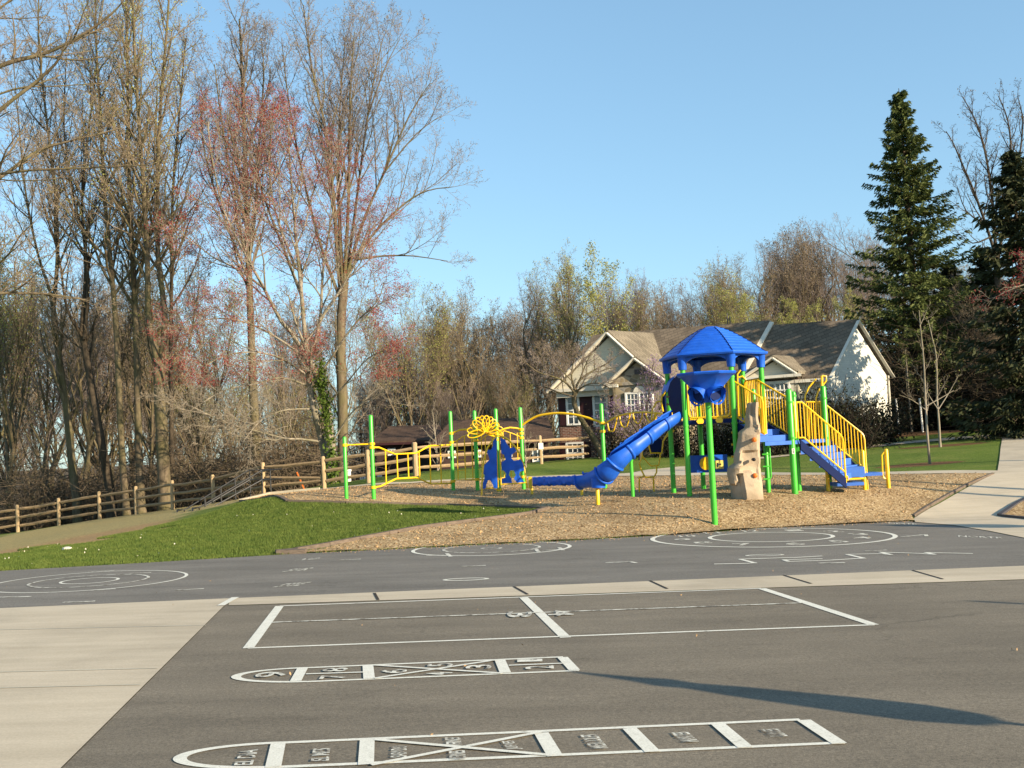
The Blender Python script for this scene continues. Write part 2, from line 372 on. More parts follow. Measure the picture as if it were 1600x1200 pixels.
def stonemat():
    t = NT('field_stone'); v = t.n('ShaderNodeTexVoronoi'); v.inputs['Scale'].default_value = 2.6; t.l(t.coord(scale=(1, 1, 1.5)), v.inputs['Vector'])
    e = t.n('ShaderNodeTexVoronoi'); e.feature = 'DISTANCE_TO_EDGE'; e.inputs['Scale'].default_value = 2.6; t.l(t.coord(scale=(1, 1, 1.5)), e.inputs['Vector'])
    sep = t.n('ShaderNodeSeparateColor'); t.l(v.outputs['Color'], sep.inputs[0])
    cc = t.ramp(sep.outputs[1], [(0, (.10, .09, .08)), (.4, (.24, .19, .12)), (.7, (.33, .27, .18)), (1, (.20, .19, .19))])
    cc = t.mix(t.ramp(e.outputs['Distance'], [(0, (1, 1, 1)), (.05, (0, 0, 0))]), cc, (.34, .30, .24)); t.bump(e.outputs['Distance'], .6, .05)
    return t.done(cc, .85, .2)
M['stone'] = stonemat()
def shingle(name, col):
    t = NT(name); br = t.n('ShaderNodeTexBrick'); t.l(t.coord(), br.inputs['Vector'])
    br.inputs['Color1'].default_value = (*[v*1.15 for v in col], 1); br.inputs['Color2'].default_value = (*[v*.8 for v in col], 1); br.inputs['Mortar'].default_value = (*[v*.55 for v in col], 1)
    br.inputs['Brick Width'].default_value = .35; br.inputs['Row Height'].default_value = .16; br.inputs['Mortar Size'].default_value = .012; br.inputs['Scale'].default_value = 1
    cc = t.mix(1.0, br.outputs['Color'], t.ramp(t.noise(t.coord(scale=(1, 1, .5)), .7, 5), [(.3, (.75, .75, .75)), (.7, (1.2, 1.2, 1.2))]), 'MULTIPLY')
    return t.done(cc, .9, .15)
M['roof'] = shingle('dark_brown_shingles', (.15, .118, .088))
M['roof_low'] = shingle('brown_shingles', (.085, .055, .04))
M['roof2'] = shingle('brown_grey_shingles', (.19, .16, .12))
M['trim'] = simple('cream_trim', (.62, .57, .48), .5, .3, .05)
M['shutter'] = simple('maroon_shutter', (.035, .010, .012), .6, .3)
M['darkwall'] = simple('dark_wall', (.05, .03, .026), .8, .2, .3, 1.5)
g = NT('window_glass'); g.b.inputs['Metallic'].default_value = 0; M['glass'] = g.done((.045, .06, .075), .08, .9)
M['rock'] = None
def rockmat():
    t = NT('moulded_tan_rock'); c = t.coord()
    cc = t.ramp(t.noise(c, 1.6, 5, .6), [(.3, (.29, .22, .15)), (.7, (.42, .33, .235))]); t.bump(t.noise(c, 9, 5), .5, .04)
    return t.done(cc, .8, .2)
M['rock'] = rockmat()
M['loose'] = simple('loose_wood_chip', (.36, .23, .12), .9, .1, .5, 9)
# ================================================================ ground sheets
def pip(pts, poly):
    x, y = pts[:, 0], pts[:, 1]; ins = np.zeros(len(pts), bool); n = len(poly)
    for i in range(n):
        x1, y1 = poly[i]; x2, y2 = poly[(i+1) % n]
        if y1 == y2: continue
        c = ((y1 > y) != (y2 > y)) & (x < (x2-x1)*(y-y1)/(y2-y1)+x1); ins ^= c
    return ins
def region(poly, sp):
    poly = [tuple(map(float, p[:2])) for p in poly]; B = []
    for i in range(len(poly)):
        a = np.array(poly[i]); b = np.array(poly[(i+1) % len(poly)]); k = max(1, int(np.hypot(*(b-a))/sp))
        B += [a+(b-a)*j/k for j in range(k)]
    B = np.array(B); lo, hi = B.min(0), B.max(0)
    gx, gy = np.meshgrid(np.arange(lo[0]+sp/2, hi[0], sp), np.arange(lo[1]+sp/2, hi[1], sp)); g_ = np.c_[gx.ravel(), gy.ravel()]
    g_ = g_[pip(g_, B)]
    if len(g_):
        d = np.full(len(g_), 1e9)
        for b in B: d = np.minimum(d, (g_[:, 0]-b[0])**2+(g_[:, 1]-b[1])**2)
        g_ = g_[d > (sp*.35)**2]
    V = np.r_[B, g_]; nb = len(B)
    ov, oe, of, *_ = geometry.delaunay_2d_cdt([Vector(v) for v in V], [(i, (i+1) % nb) for i in range(nb)], [], 1, 1e-5)
    ov = np.array([tuple(v) for v in ov]); tri = np.array([tuple(f) for f in of if len(f) == 3])
    cen = ov[tri].mean(1); tri = tri[pip(cen, B)]
    return ov, tri
def overlay(name, poly, sp, off, m, jit=None):
    ov, tri = region(poly, sp); z = T(ov[:, 0], ov[:, 1])+off
    if jit is not None: z = z + jit(ov[:, 0], ov[:, 1])
    a = ov[tri[:, 1]]-ov[tri[:, 0]]; b = ov[tri[:, 2]]-ov[tri[:, 0]]; fl = (a[:, 0]*b[:, 1]-a[:, 1]*b[:, 0]) < 0
    tri[fl] = tri[fl][:, ::-1]
    me = raw_mesh(name, np.c_[ov, z], tri, m, True, None)
    return me
def struct(name, me, label=None):
    o = bpy.data.objects.new(name, me); COL.objects.link(o); o['kind'] = 'structure'
    if label: o['label'] = label
    return o
g1 = G(1452, 725); g2 = G(1468, 697); g3 = G(1424, 676)
DIRT = [(g1[0]-.3, g1[1], .75), (g2[0]+.2, g2[1], 1.0), (g3[0]-.2, g3[1]-.5, 2.3)]
M['grass'] = grassmat()
def axis(segs):
    out = []
    for a, b, s in segs: out += list(np.arange(a, b, s))
    return np.array(out+[segs[-1][1]])
gx = axis([(-700, -150, 50), (-150, -40, 4), (-40, -16, .8), (-16, 22, .4), (22, 50, 1), (50, 150, 4), (150, 700, 50)])
gy = axis([(-60, 0, 6), (0, 14, 1), (14, 48, .4), (48, 70, 1), (70, 160, 3), (160, 1000, 60)])
X, Y = np.meshgrid(gx, gy); z = T(X.ravel(), Y.ravel())
nx, ny = len(gx), len(gy); idx = np.arange(nx*ny).reshape(ny, nx)
fc = np.stack([idx[:-1, :-1], idx[:-1, 1:], idx[1:, 1:], idx[1:, :-1]], -1).reshape(-1, 4)
sink = np.where((Y.ravel() < yb(X.ravel())-.05) & (np.abs(X.ravel()) < 39), -.05, 0)
struct('ground', raw_mesh('ground', np.c_[X.ravel(), Y.ravel(), z+sink], fc, M['grass'], True, None))
F2 = lambda q: fromplane(*q)
LE = [F2((360, 939)), F2((100, 1200))]     # slab / asphalt edge
ed = np.array(LE[1])-np.array(LE[0]); LEnd = tuple(np.array(LE[0])+ed*5)
st_far = [F2((0, 952.5)), F2((360, 937)), F2((1600, 886))]; st_near = [F2((357, 948)), F2((1600, 907.5))]
def ext(a, b, t): return (a[0]+(b[0]-a[0])*t, a[1]+(b[1]-a[1])*t)
farL = ext(st_far[1], st_far[0], 6); farR = ext(st_far[1], st_far[2], 4); nearR = ext(st_near[0], st_near[1], 4)
# asphalt beyond the strip
far_poly = [farL, st_far[1], st_far[2], farR, (34, yb(34)), (BX[-1]+.1, BY[-1]), ] 
wk = [F2((1430, 817)), F2((1490, 822)), F2((1545, 831)), F2((1600, 842)), F2((1680, 862)), F2((1800, 880))]
far_poly = [farL, st_far[1], st_far[2], farR, (farR[0], wk[-1][1]+0)] + wk[::-1] + [(BX[i], BY[i]) for i in range(len(BX)-1, -1, -1)] + [(farL[0], BY[0]-3)]
struct('playground_asphalt', overlay('playground_asphalt', far_poly, 2.5, .012, M['asphalt2']))
near_poly = [st_near[0], LE[0] and ext(LE[0], LE[1], .03), LEnd, (30, LEnd[1]), nearR]
struct('asphalt', overlay('asphalt', near_poly, 2.5, .012, M['asphalt']))
struct('concrete_slab', overlay('concrete_slab', [farL, st_far[1], LE[0], ext(LE[0], LE[1], .03), LEnd, (-30, LEnd[1]), (farL[0], LEnd[1])], 2.0, .018, M['concrete']))
struct('concrete_strip', overlay('concrete_strip', [st_far[1], st_near[0], nearR, farR], 2.0, .018, M['concrete']))
# joints in strip and slab
mb = MB()
def ribbon(mb, a, b, wd, off=.022, n=1):
    a, b = np.array(a[:2], float), np.array(b[:2], float); t = b-a; L = np.hypot(*t); nrm = np.array([-t[1], t[0]])/L*wd/2
    V = []
    for i in range(n+1):
        p = a+t*i/n
        for s in (-1, 1):
            q = p+nrm*s; V.append((q[0], q[1], plane(q[0], q[1])+off))
    mb.add(V, [(2*i, 2*i+2, 2*i+3, 2*i+1) for i in range(n)])
for a, b in [((585, 929), (591, 940)), ((803, 919), (825, 931.5)), ((1015, 909.5), (1043, 922.5)), ((1224, 901), (1268, 914.5)), ((1426, 893.5), (1474, 907.5))]:
    ribbon(mb, F2(a), F2(b), .035)
mb.build('strip_joint', M['joint'], kind='structure')
mb = MB()
for a, b in [((0, 987), (322, 980)), ((0, 1054), (247, 1048)), ((0, 1079), (220, 1074))]: ribbon(mb, F2(a), F2(b), .02)
mb.build('slab_joint', simple('slab_joint', (.50, .47, .38), .9, .1), kind='structure')
mb = MB(); ribbon(mb, F2((345, 949)), F2((368, 936)), .09, .024); mb.build('slab_edge_line', M['paint'], kind='structure')
# mulch bed
GP = lambda L: [G(*q)[:2] for q in L]
bed_front = [(BX[3]+.05, BY[3]+.01)]+[(BX[i], BY[i]+.01) for i in range(4, len(BX))]
tim = GP([(462, 864), (560, 846), (650, 829), (740, 817), (830, 805), (856, 797)])
tim_top = GP([(850, 796), (780, 793), (700, 790.5), (640, 789.5), (540, 787), (450, 785), (376, 784)])
back = GP([(420, 774), (500, 767), (560, 761.5), (640, 757), (720, 753), (800, 750), (880, 747.5), (960, 745.5), (1050, 744.5), (1200, 744), (1400, 743), (1550, 741.5)])
right = GP([(1550, 742), (1510, 759), (1480, 775), (1450, 792), (1425, 808)])
bed = bed_front+[(BX[-1]+.15, BY[-1]+.05)]+right[::-1]+back[::-1]+tim_top[::-1]+tim[::-1][:-1]
NZ = lambda x, y: np.array([.02*noise.noise((a*1.5, b*1.5, 0))+.018*noise.noise((a*5, b*5, 3)) for a, b in zip(x, y)])
struct('mulch_bed', overlay('mulch_bed', bed, .35, .035, M['mulch'], NZ))
# small bed far right, beyond the walkway
rb = GP([(1562, 808), (1590, 789), (1640, 765), (1800, 720)]); rb2 = GP([(1800, 828), (1640, 817), (1600, 812)])
walk = GP([(1428, 811), (1452, 796), (1485, 778), (1515, 761), (1552, 742.5), (1559, 736), (1563, 706), (1566, 683), (1600, 681), (1700, 678)])
walk_r = GP([(1900, 700), (1900, 860)])
wk_close = [(w_[0], w_[1]) for w_ in wk[::-1]]
ov_walk = walk + walk_r + wk_close
struct('walkway', overlay('walkway', ov_walk, .6, .022, M['concrete']))
struct('mulch_patch', overlay('mulch_patch', rb+rb2, .5, .05, M['mulch']))
p1 = GP([(500, 766), (560, 760.5), (640, 756), (720, 752), (800, 749), (880, 746.5), (960, 744.7), (1050, 743.6), (1200, 743), (1400, 742), (1552, 741)]) + \
     GP([(1562, 736.5), (1400, 738), (1200, 739), (1085, 739.5), (1070, 738.5), (1120, 727), (1060, 730), (1010, 735), (985, 739.8), (960, 741), (880, 743), (800, 746), (720, 749.5), (640, 754), (560, 758.5), (500, 764)])
struct('path', overlay('path', p1, .5, .025, M['concrete']))
p2 = GP([(1180, 718.5), (1290, 707), (1360, 700), (1420, 693.5), (1480, 688.5), (1545, 684.5), (1566, 685), (1600, 683), (1600, 678), (1545, 680), (1480, 685), (1420, 690), (1360, 697), (1290, 704.5), (1180, 716)])
struct('path', overlay('path', p2, .7, .03, M['concrete']))
# timber edging
def edging(name, pts, m, label, hgt=.13, wd=.12, sub=.8):
    mb = MB()
    for a, b in zip(pts[:-1], pts[1:]):
        a, b = np.array(a), np.array(b); k = max(1, int(np.hypot(*(b-a))/sub))
        for i in range(k):
            p, q = a+(b-a)*i/k, a+(b-a)*(i+.985)/k
            mb.bar((p[0], p[1], T1(*p)+hgt/2-.03), (q[0], q[1], T1(*q)+hgt/2-.03), wd, hgt)
    return mb.build(name, m, label=label, cat='edging', origin=(pts[0][0], pts[0][1], T1(*pts[0])))
edging('timber_edging', tim, M['timber'], 'low timber edging curving along the front of the lawn beside the wood chips')
edging('timber_edging', tim_top, M['timber'], 'low timber edging along the far side of the lawn, under the climbing frames', .10)
edging('timber_edging', GP([(376, 784), (420, 773), (500, 765.5)]), M['concrete'], 'pale kerb at the left tip of the wood chip bed')
edging('timber_edging', [(p[0]+.03, p[1]) for p in right], M['timber'], 'dark edging between the wood chip bed and the right walkway', .09, .06)
edging('timber_edging', rb+[], M['rubber'], 'dark grey edging along the left side of the small bed at the right edge', .11, .10)
edging('timber_edging', [rb[0]]+rb2[::-1], M['rubber'], 'dark edging along the near side of the small bed at the right edge', .10, .08)
edging('timber_edging', [tim[0], (BX[3]-.35, BY[3]+.02), (BX[3]+.2, BY[3]+.03)], M['timber'], 'grey timber end block where the lawn edging meets the asphalt', .12, .2, 3)
# ================================================================ painted markings
def on(p, off=.018): return np.array([p[0], p[1], plane(p[0], p[1])+off])
class PM(MB):
    def line(s, a, b, wd): ribbon(s, a, b, wd, .017); return s
    def pline(s, pts, wd):
        for a, b in zip(pts[:-1], pts[1:]):
            a, b = np.array(a), np.array(b); t = (b-a)/max(np.hypot(*(b-a)), 1e-6)*wd*.3; ribbon(s, a-t, b+t, wd, .017+.0004*(len(s.v) % 7))
        return s
    def ring(s, c, rx, ry, wd, n=72, a0=0, a1=360):
        V = []
        for i in range(n+1):
            a = math.radians(a0+(a1-a0)*i/n)
            for k in (-.5, .5):
                x = c[0]+(rx+wd*k)*math.cos(a); y = c[1]+(ry+wd*k)*math.sin(a); V.append((x, y, plane(x, y)+.0175))
        s.add(V, [(2*i, 2*i+2, 2*i+3, 2*i+1) for i in range(n)]); return s
_fc = {}
def glyphs(txt):
    if txt not in _fc:
        cu = bpy.data.curves.new('lettering', 'FONT'); cu.body = txt; cu.resolution_u = 3; cu.offset = .012
        o = bpy.data.objects.new('lettering', cu); me = bpy.data.meshes.new_from_object(o)
        V = np.array([v.co[:] for v in me.vertices]); Fs = [tuple(p.vertices) for p in me.polygons]
        lo, hi = V.min(0), V.max(0); V = (V-lo)/np.maximum(hi-lo, 1e-6); _fc[txt] = (V, Fs)
        bpy.data.objects.remove(o); bpy.data.curves.remove(cu); bpy.data.meshes.remove(me)
    return _fc[txt]
def text(mb, txt, o, du, dv, off=.0165):
    V, Fs = glyphs(txt); o, du, dv = (np.array(q[:2], float) for q in (o, du, dv))
    mb.add([(*(p := o+du*v[0]+dv*v[1]), plane(*p)+off) for v in V], Fs)
def mark(name, mb, mat, label, parent=None, group=None):
    c = np.array(mb.v).mean(0)
    if parent is None: return mb.build(name, mat, label=label, cat='ground marking', group=group, origin=(c[0], c[1], plane(c[0], c[1])))
    return mb.build(name, mat, parent)
# two square court
q = {k: F2(v) for k, v in dict(nl=(388, 1015.5), nr=(1366, 979), fl=(437, 949), fr=(1190, 921.5), nm=(884, 999), fm=(817, 934.5), ml=(425, 975), mr=(1255, 944.5)).items()}
cc_ = on(q['nm']); court = empty('court_lines', cc_, 'long painted two-square court beside the concrete strip, numbers at its centre line', 'ground marking')
m = PM(); m.line(q['nl'], q['nr'], .055); m.line(q['fl'], q['fr'], .055); mark('side_line', m, M['paint'], None, court)
m = PM(); m.line(q['nl'], q['fl'], .10); mark('end_line', m, M['paint'], None, court)
m = PM(); m.line(q['nr'], q['fr'], .10); mark('end_line', m, M['paint'], None, court)
m = PM(); m.line(q['nm'], q['fm'], .10); mark('centre_line', m, M['paint'], None, court)
m = PM(); ribbon(m, q['ml'], q['mr'], .05, .0185); mark('middle_line', m, M['worn'], None, court)
for px, py, tx in [(812, 963, '3'), (876, 961, '4')]:
    m = PM(); c = np.array(F2((px, py))); text(m, tx, c+[-.13, .20], (0, -.40), (.26, 0), .022) ; mark('number', m, M['worn'], None, court)
# hopscotch with numbers
def hop(name, label, nearline, farline, cuts, semi_l, words, wd, lw, bar, textfn):
    root = empty(name, on(F2(nearline[0])), label, 'ground marking')
    nl, nr, fl, fr = F2(nearline[0]), F2(nearline[1]), F2(farline[0]), F2(farline[1])
    m = PM(); m.line(nl, nr, lw); m.line(fl, fr, lw); mark('side_line', m, M['paint'], None, root)
    cn = np.array(nl); cf = np.array(fl); mid = (cn+cf)/2; hh = (cf-cn)/2; left = np.array(F2(semi_l))-mid; left = np.array([left[0], 0])
    m = PM(); V = []
    pts = [mid+hh*math.cos(a)+left*math.sin(a) for a in np.linspace(0, math.pi, 28)]
    for i, p in enumerate(pts):
        a = math.pi*i/27; t = lw*(.5+.35*math.sin(a)); nrm = (p-mid)/np.hypot(*(p-mid))
        for k in (-1, 1): z_ = p+nrm*t*k; V.append(on(z_, .0178))
    m.add(V, [(2*i, 2*i+2, 2*i+3, 2*i+1) for i in range(27)]); mark('rounded_end', m, M['paint'], None, root)
    for i, (a, b) in enumerate(cuts):
        m = PM(); ribbon(m, F2(a), F2(b), bar, .0195); mark('cross_bar', m, M['paint'], None, root)
    textfn(root)
    return root
def t_num(root):
    def num(tx, px, py, s=.17, d=.19):
        m = PM(); c = np.array(F2((px, py))); text(m, tx, c+[s*.5, -d*.5], (0, d), (-s, 0), .0215); mark('number', m, M['worn'], None, root)
    for a in [('9', 424, 1058, .24, .2), ('8', 524, 1050.5, .2, .14), ('7', 521, 1062, .2, .13), ('6', 616, 1053, .2, .15), ('5', 688, 1043, .2, .12), ('4', 686, 1057, .2, .10), ('3', 748, 1046, .2, .15), ('1', 828, 1036, .2, .10), ('2', 843, 1047, .22, .12)]: num(*a)
    m = PM(); ribbon(m, F2((478, 1057)), F2((571, 1054)), .035, .0205); ribbon(m, F2((795, 1043.5)), F2((885, 1040)), .035, .0205)
    ribbon(m, F2((585, 1043)), F2((785, 1056)), .04, .021); ribbon(m, F2((585, 1064)), F2((775, 1035)), .04, .0214); mark('inner_line', m, M['paint'], None, root)
hop('hopscotch', 'painted number hopscotch, the farther of the two, between the court and the day names', ((480, 1068.5), (905, 1051)), ((482, 1046.5), (880, 1029.5)),
    [((462, 1068), (473, 1047.5)), ((577, 1064.5), (575, 1043.5)), ((790, 1055), (781, 1034)), ((898, 1051), (879, 1030.5))], (371, 1059), None, 0, .045, .085, t_num)
def t_word(root):
    def word(tx, a, b, hgt):   # a = start (near the camera), b = end (far), baseline runs away from the camera
        m = PM(); a, b = np.array(F2(a)), np.array(F2(b)); text(m, tx, a+[hgt/2, 0], b-a, (-hgt, 0), .0205); mark('word', m, M['worn'], None, root)
    word('EL DIA', (380, 1201), (390, 1177), .10); word('EL MES', (500, 1194.5), (503, 1175), .10); word('SABADO', (623, 1189), (624, 1171), .09)
    word('VIERNES', (716, 1193.5), (714, 1178.5), .09); word('VIERNES', (711, 1172), (707, 1157.5), .09); word('JUEVES', (805, 1176), (796, 1163), .09)
    word('MIERCOLES', (937, 1175), (920, 1153.5), .10); word('MARTES', (1079, 1164.5), (1062, 1149.5), .10); word('LUNES', (1218, 1156), (1202, 1144.5), .10)
    m = PM(); ribbon(m, F2((585, 1160.5)), F2((865, 1186)), .04, .021); ribbon(m, F2((580, 1201)), F2((845, 1149)), .04, .0214); mark('inner_line', m, M['paint'], None, root)
hop('hopscotch', 'painted hopscotch nearest the camera, with Spanish day names written in its squares', ((420, 1204), (1319, 1165)), ((440, 1165), (1250, 1128.5)),
    [((427, 1204), (435, 1166)), ((572, 1200), (574, 1161)), ((868, 1187), (846, 1150)), ((1020, 1180), (984, 1143)), ((1165, 1173), (1122, 1136)), ((1312, 1167), (1256, 1130))], (280, 1190), None, 0, .045, .085, t_word)
# target rings
def rings(label, c, rs, px=None, worn=('paint',)):
    cx, cy = F2(c); root = empty('target_rings', on((cx, cy)), label, 'ground marking', )
    for i, (r, wd) in enumerate(rs):
        m = PM(); m.ring((cx, cy), r, r, wd); mark('ring', m, M[worn[i % len(worn)]], None, root)
    return root, cx, cy
s17 = F2((283, 905))[0]-F2((140, 909))[0]
rings('three painted rings on the asphalt near the left edge of the photo', (140, 909), [(s17, .05), (s17*.60, .045), (s17*.29, .045)], worn=('paint', 'worn', 'paint'))
s18 = F2((892, 853))[0]-F2((768, 858))[0]
rings('small painted rings between the wood chip wedge and the concrete strip', (768, 858), [(s18*.98, .07), (s18*.60, .06), (s18*.12, .05)], worn=('paint', 'worn', 'worn'))
s19 = F2((1389, 833))[0]-F2((1204, 840))[0]
root, cx, cy = rings('large painted clock rings in front of the wood chip bed, with numbers between them', (1204, 840), [(s19*.96, .09), (s19*.49, .08)])
for k in range(12):
    a = math.radians(90-30*(k+1)); m = PM(); c = np.array([cx+s19*.72*math.cos(a), cy+s19*.72*math.sin(a)]); text(m, str(k+1), c-[.16, .22], (.32, 0), (0, .44), .0165); mark('number', m, M['worn'], None, root)
# other small worn figures
def fig(label, segs, wd=.06, mat='worn', name='painted_figure'):
    m = PM()
    for sg in segs: m.pline([F2(p) for p in sg], wd)
    return mark(name, m, M[mat], label)
fig('long painted battlement line on the asphalt right of the big rings', [[(1118, 883), (1168, 882), (1180, 881.5), (1157, 875.5), (1240, 873), (1283, 870.5)], [(1283, 875), (1225, 876.5), (1232, 879), (1300, 877), (1350, 874), (1324, 868), (1380, 867), (1392, 868.5), (1376, 864.5), (1440, 866.5), (1460, 868), (1447, 865), (1518, 866.5)]], .07, 'paint', 'painted_maze_line')
c = F2((1195, 869)); m = PM(); m.ring(c, .28, .12, .05, 40); mark('painted_loop', m, M['paint'], 'small painted oval touching the top of the battlement line')
fig('short painted stroke above the battlement line', [[(1352, 862.5), (1384, 861)]], .06)
c = F2((728, 907)); m = PM(); m.ring(c, .29, .13, .06, 40); mark('painted_loop', m, M['paint'], 'flat painted oval just above the strip left of the court centre line')
for lab, sg in [('short painted stroke with a hooked end left of the battlement line', [[(948, 880.5), (985, 879.5), (993, 881)]]),
                ('painted stroke with hooked end below the small rings', [[(668, 869.5), (700, 868.5)], [(698, 866), (704, 871)]]),
                ('painted bracket between the small rings and the big rings', [[(838, 862), (878, 859.5)], [(838, 860), (842, 864)], [(874, 857), (880, 861)]]),
                ('short painted dash below the wood chip wedge', [[(532, 876.5), (562, 875)]]), ('short painted dash above the flat oval', [[(723, 886.5), (757, 885)]]),
                ('painted arrow head right of the big rings', [[(1410, 840), (1446, 836.5), (1448, 839)]]),
                ('short painted dash above the left rings', [[(140, 895), (176, 893)]]), ('dotted painted dash right of the upper left rings', [[(203, 897.5), (234, 896)]]),
                ('dotted painted dash below the left rings', [[(142, 924.5), (178, 922)]]), ('dotted painted dash right of the left rings', [[(275, 924), (316, 921.5)]]),
                ('row of painted dots against the slab at lower left', [[(101, 943), (118, 942.5)], [(120, 942.5), (133, 942)], [(135, 942), (146, 941.2)]]),
                ('faint painted stroke at the lower left edge', [[(0, 935), (46, 934)]]), ('short painted stroke above the big rings', [[(940, 843.5), (960, 842.5)]]),
                ('short dash inside the battlement line', [[(1281, 881.5), (1296, 881)], [(1300, 881.5), (1318, 881)]])]:
    fig(lab, sg, .07)
for lab, tx, a, b, wd in [('worn painted word nearest the slab in the left column', 'ESTE', (429, 917), (470, 914), .42), ('worn painted word in the middle of the left column', 'SUR', (443, 893), (480, 890.5), .42),
                      ('worn painted word beside the edging end block', 'NO', (463, 876), (493, 874), .36),
                      ('worn painted lettering by the walkway corner', 'NORTE', (1492, 839), (1560, 842), .30), ('worn painted lettering above the big rings', 'OESTE', (1383, 818.5), (1428, 820.5), .34)]:
    m = PM(); a, b = np.array(F2(a)), np.array(F2(b)); text(m, tx, a-[0, wd/2], b-a, (.12, wd), .0165); mark('painted_word', m, M['worn'], lab)
# ================================================================ split rail fence
def gz(x, y): return T1(x, y)
fp = [(-60, 842, 48, 34), (28, 832, 48, 35), (92, 821, 48, 31), (156, 811, 47.5, 31), (213, 804, 46.5, 34), (270, 796, 45, 37), (334, 790, 43, 44), (412, 772, 41, 41), (507, 765, 40, 49), (576, 755, 39.5, 50), (650, 741, 39.5, 45), (846, 726, 46, 40), (1010, 716, 53, 34)]
fr = empty('split_rail_fence', G(28, 832), 'long wooden split rail fence with pale round posts running down the slope on the left', 'fence')
pts_f = []
for i, (px, py, d, h) in enumerate(fp):
    b = P(px, py, d); b[2] = gz(b[0], b[1]); H = 1.28; pts_f.append(b)
    if px > 1000: continue
    r = .085 if i != 10 else .11
    lean = np.array([random.uniform(-.02, .02), 0, 0])
    m = MB().tube([b-[0, 0, .3], b+[0, 0, H*.5]+lean*.5, b+[0, 0, H-.04]+lean, b+[0, 0, H]+lean], [r, r*.97, r*.93, r*.6], 9)
    m.build('post', M['post_wood'], fr, smooth=True)
for i in range(len(pts_f)-1):
    a, b = pts_f[i], pts_f[i+1]
    for k, hz in enumerate((.32, .70, 1.08)):
        aa, bb = a+[0, 0, hz+random.uniform(-.03, .03)], b+[0, 0, hz+random.uniform(-.03, .03)]
        if i == 7 and k == 1: bb[2] -= .25
        if i == 11: bb = aa+(bb-aa)*.42
        u = (bb-aa); n_ = np.linalg.norm(u)
        pts = [aa, aa+u*.06, aa+u*.35+[0, 0, random.uniform(-.03, .02)], aa+u*.7+[0, 0, random.uniform(-.03, .02)], aa+u*.94, bb]
        m = MB().tube(pts, [.03, .065, .075, .072, .06, .03], 6); m.build('rail', M['rail_wood'], fr)
    if i == 11: pass
m = MB(); a = P(845, 697, 45.8); m.box(a-[0, .12, 0], (.22, .01, .28)); m.build('notice_plate', M['white'], fr)
# hillside handrail
hr = empty('handrail', G(390, 776), 'black metal double handrail for the steps going down the bank by the fence', 'handrail')
def pl(pts, d0, d1=None):
    n = len(pts); return [P(p[0], p[1], d0+(d1-d0)*i/(n-1) if d1 else d0) for i, p in enumerate(pts)]
for pts, d0, d1 in [([(423, 733), (388, 735), (288, 797), (277, 797), (277, 809)], 41, 36), ([(423, 748), (390, 750), (289, 809), (288, 797)], 41, 36),
                    ([(440, 733), (409, 735), (311, 793), (301, 794), (301, 803)], 40, 35), ([(440, 748), (409, 750), (313, 803), (311, 793)], 40, 35)]:
    MB().tube(pl(pts, d0, d1), .028, 6).build('rail', M['black'], hr, smooth=True)
for px, y0, y1, d in [(390, 735, 776, 40.5), (367, 749, 786, 39.2), (345, 762, 797, 38), (422, 733, 772, 40.5), (320, 778, 806, 37), (409, 735, 775, 39.6)]:
    MB().tube([P(px, y0, d), P(px+1.6, y1, d)], .028, 6).build('upright', M['black'], hr, smooth=True)
# ================================================================ play structure
def vpost(px, top, base, d, r, m, parent, name='post', cap=True, n=14):
    b = P(px, base, d); z1 = P(px, top, d)[2]
    prof = [(r, b[2]-.25), (r, z1-r*.7), (r*.8, z1-r*.25), (r*.35, z1)]
    return MB().lathe((b[0], b[1], 0), prof, n).build(name, m, parent, smooth=True)
def xy(px, base, d): return P(px, base, d)[:2]
def ringz(mb, x, y, z, r, h=.05): mb.lathe((x, y, 0), [(r, z-h/2), (r*1.12, z-h/2), (r*1.12, z+h/2), (r, z+h/2)], 14)
DC = P(1124, 740, 26.3)[:2]; DR = 1.2
hexv = [DC+DR*np.array([math.cos(math.radians(a)), math.sin(math.radians(a))]) for a in (160, 220, 280, 340, 40, 100)]
ZG = gz(*DC); ZD = 2.03
tower = empty('play_tower', (*DC, ZG), 'tall playground tower with blue hexagonal roof, blue slide and yellow-railed stairs', 'play structure')
# posts
for i, (x, y) in enumerate(hexv):
    z0 = gz(x, y)
    m = MB().lathe((x, y, 0), [(.064, z0-.3), (.064, 3.45)], 16)
    m.build('post', M['green'], tower, smooth=True)
    for zz in (ZD-.12, ZD+1.02): m = MB(); ringz(m, x, y, zz, .066, .05); m.build('clamp', M['green'], tower, smooth=True)
# roof: ridged hexagonal dome
RC = np.array([*DC, 0]); ph = math.radians(160-60*3)
prof = [(.02, 4.44), (.15, 4.43), (.22, 4.40), (.24, 4.39)]
for k in range(1, 11):
    t = k/10; r = .24+(1.35-.24)*t; zc = 4.39-.70*(t**1.28)
    prof += [(r-.010, zc+.012), (r, zc-.012)]
prof += [(1.39, 3.69), (1.40, 3.66), (1.37, 3.62), (1.31, 3.62)]
n = 6; V = []; Fc = []
for r, zz in prof:
    for k in range(6):
        a0 = np.array([math.cos(ph+k*math.pi/3), math.sin(ph+k*math.pi/3)]); a1 = np.array([math.cos(ph+(k+1)*math.pi/3), math.sin(ph+(k+1)*math.pi/3)])
        for j in range(6):
            t = j/6; p = (a0*(1-t)+a1*t); bul = 1+.04*math.sin(math.pi*t); p = p*r*bul
            V.append((DC[0]+p[0], DC[1]+p[1], zz))
for i in range(len(prof)-1):
    for k in range(36): Fc.append((i*36+k, i*36+(k+1) % 36, (i+1)*36+(k+1) % 36, (i+1)*36+k))
MB().add(V, Fc).build('roof', M['blue'], tower, smooth=True, sharp=28)
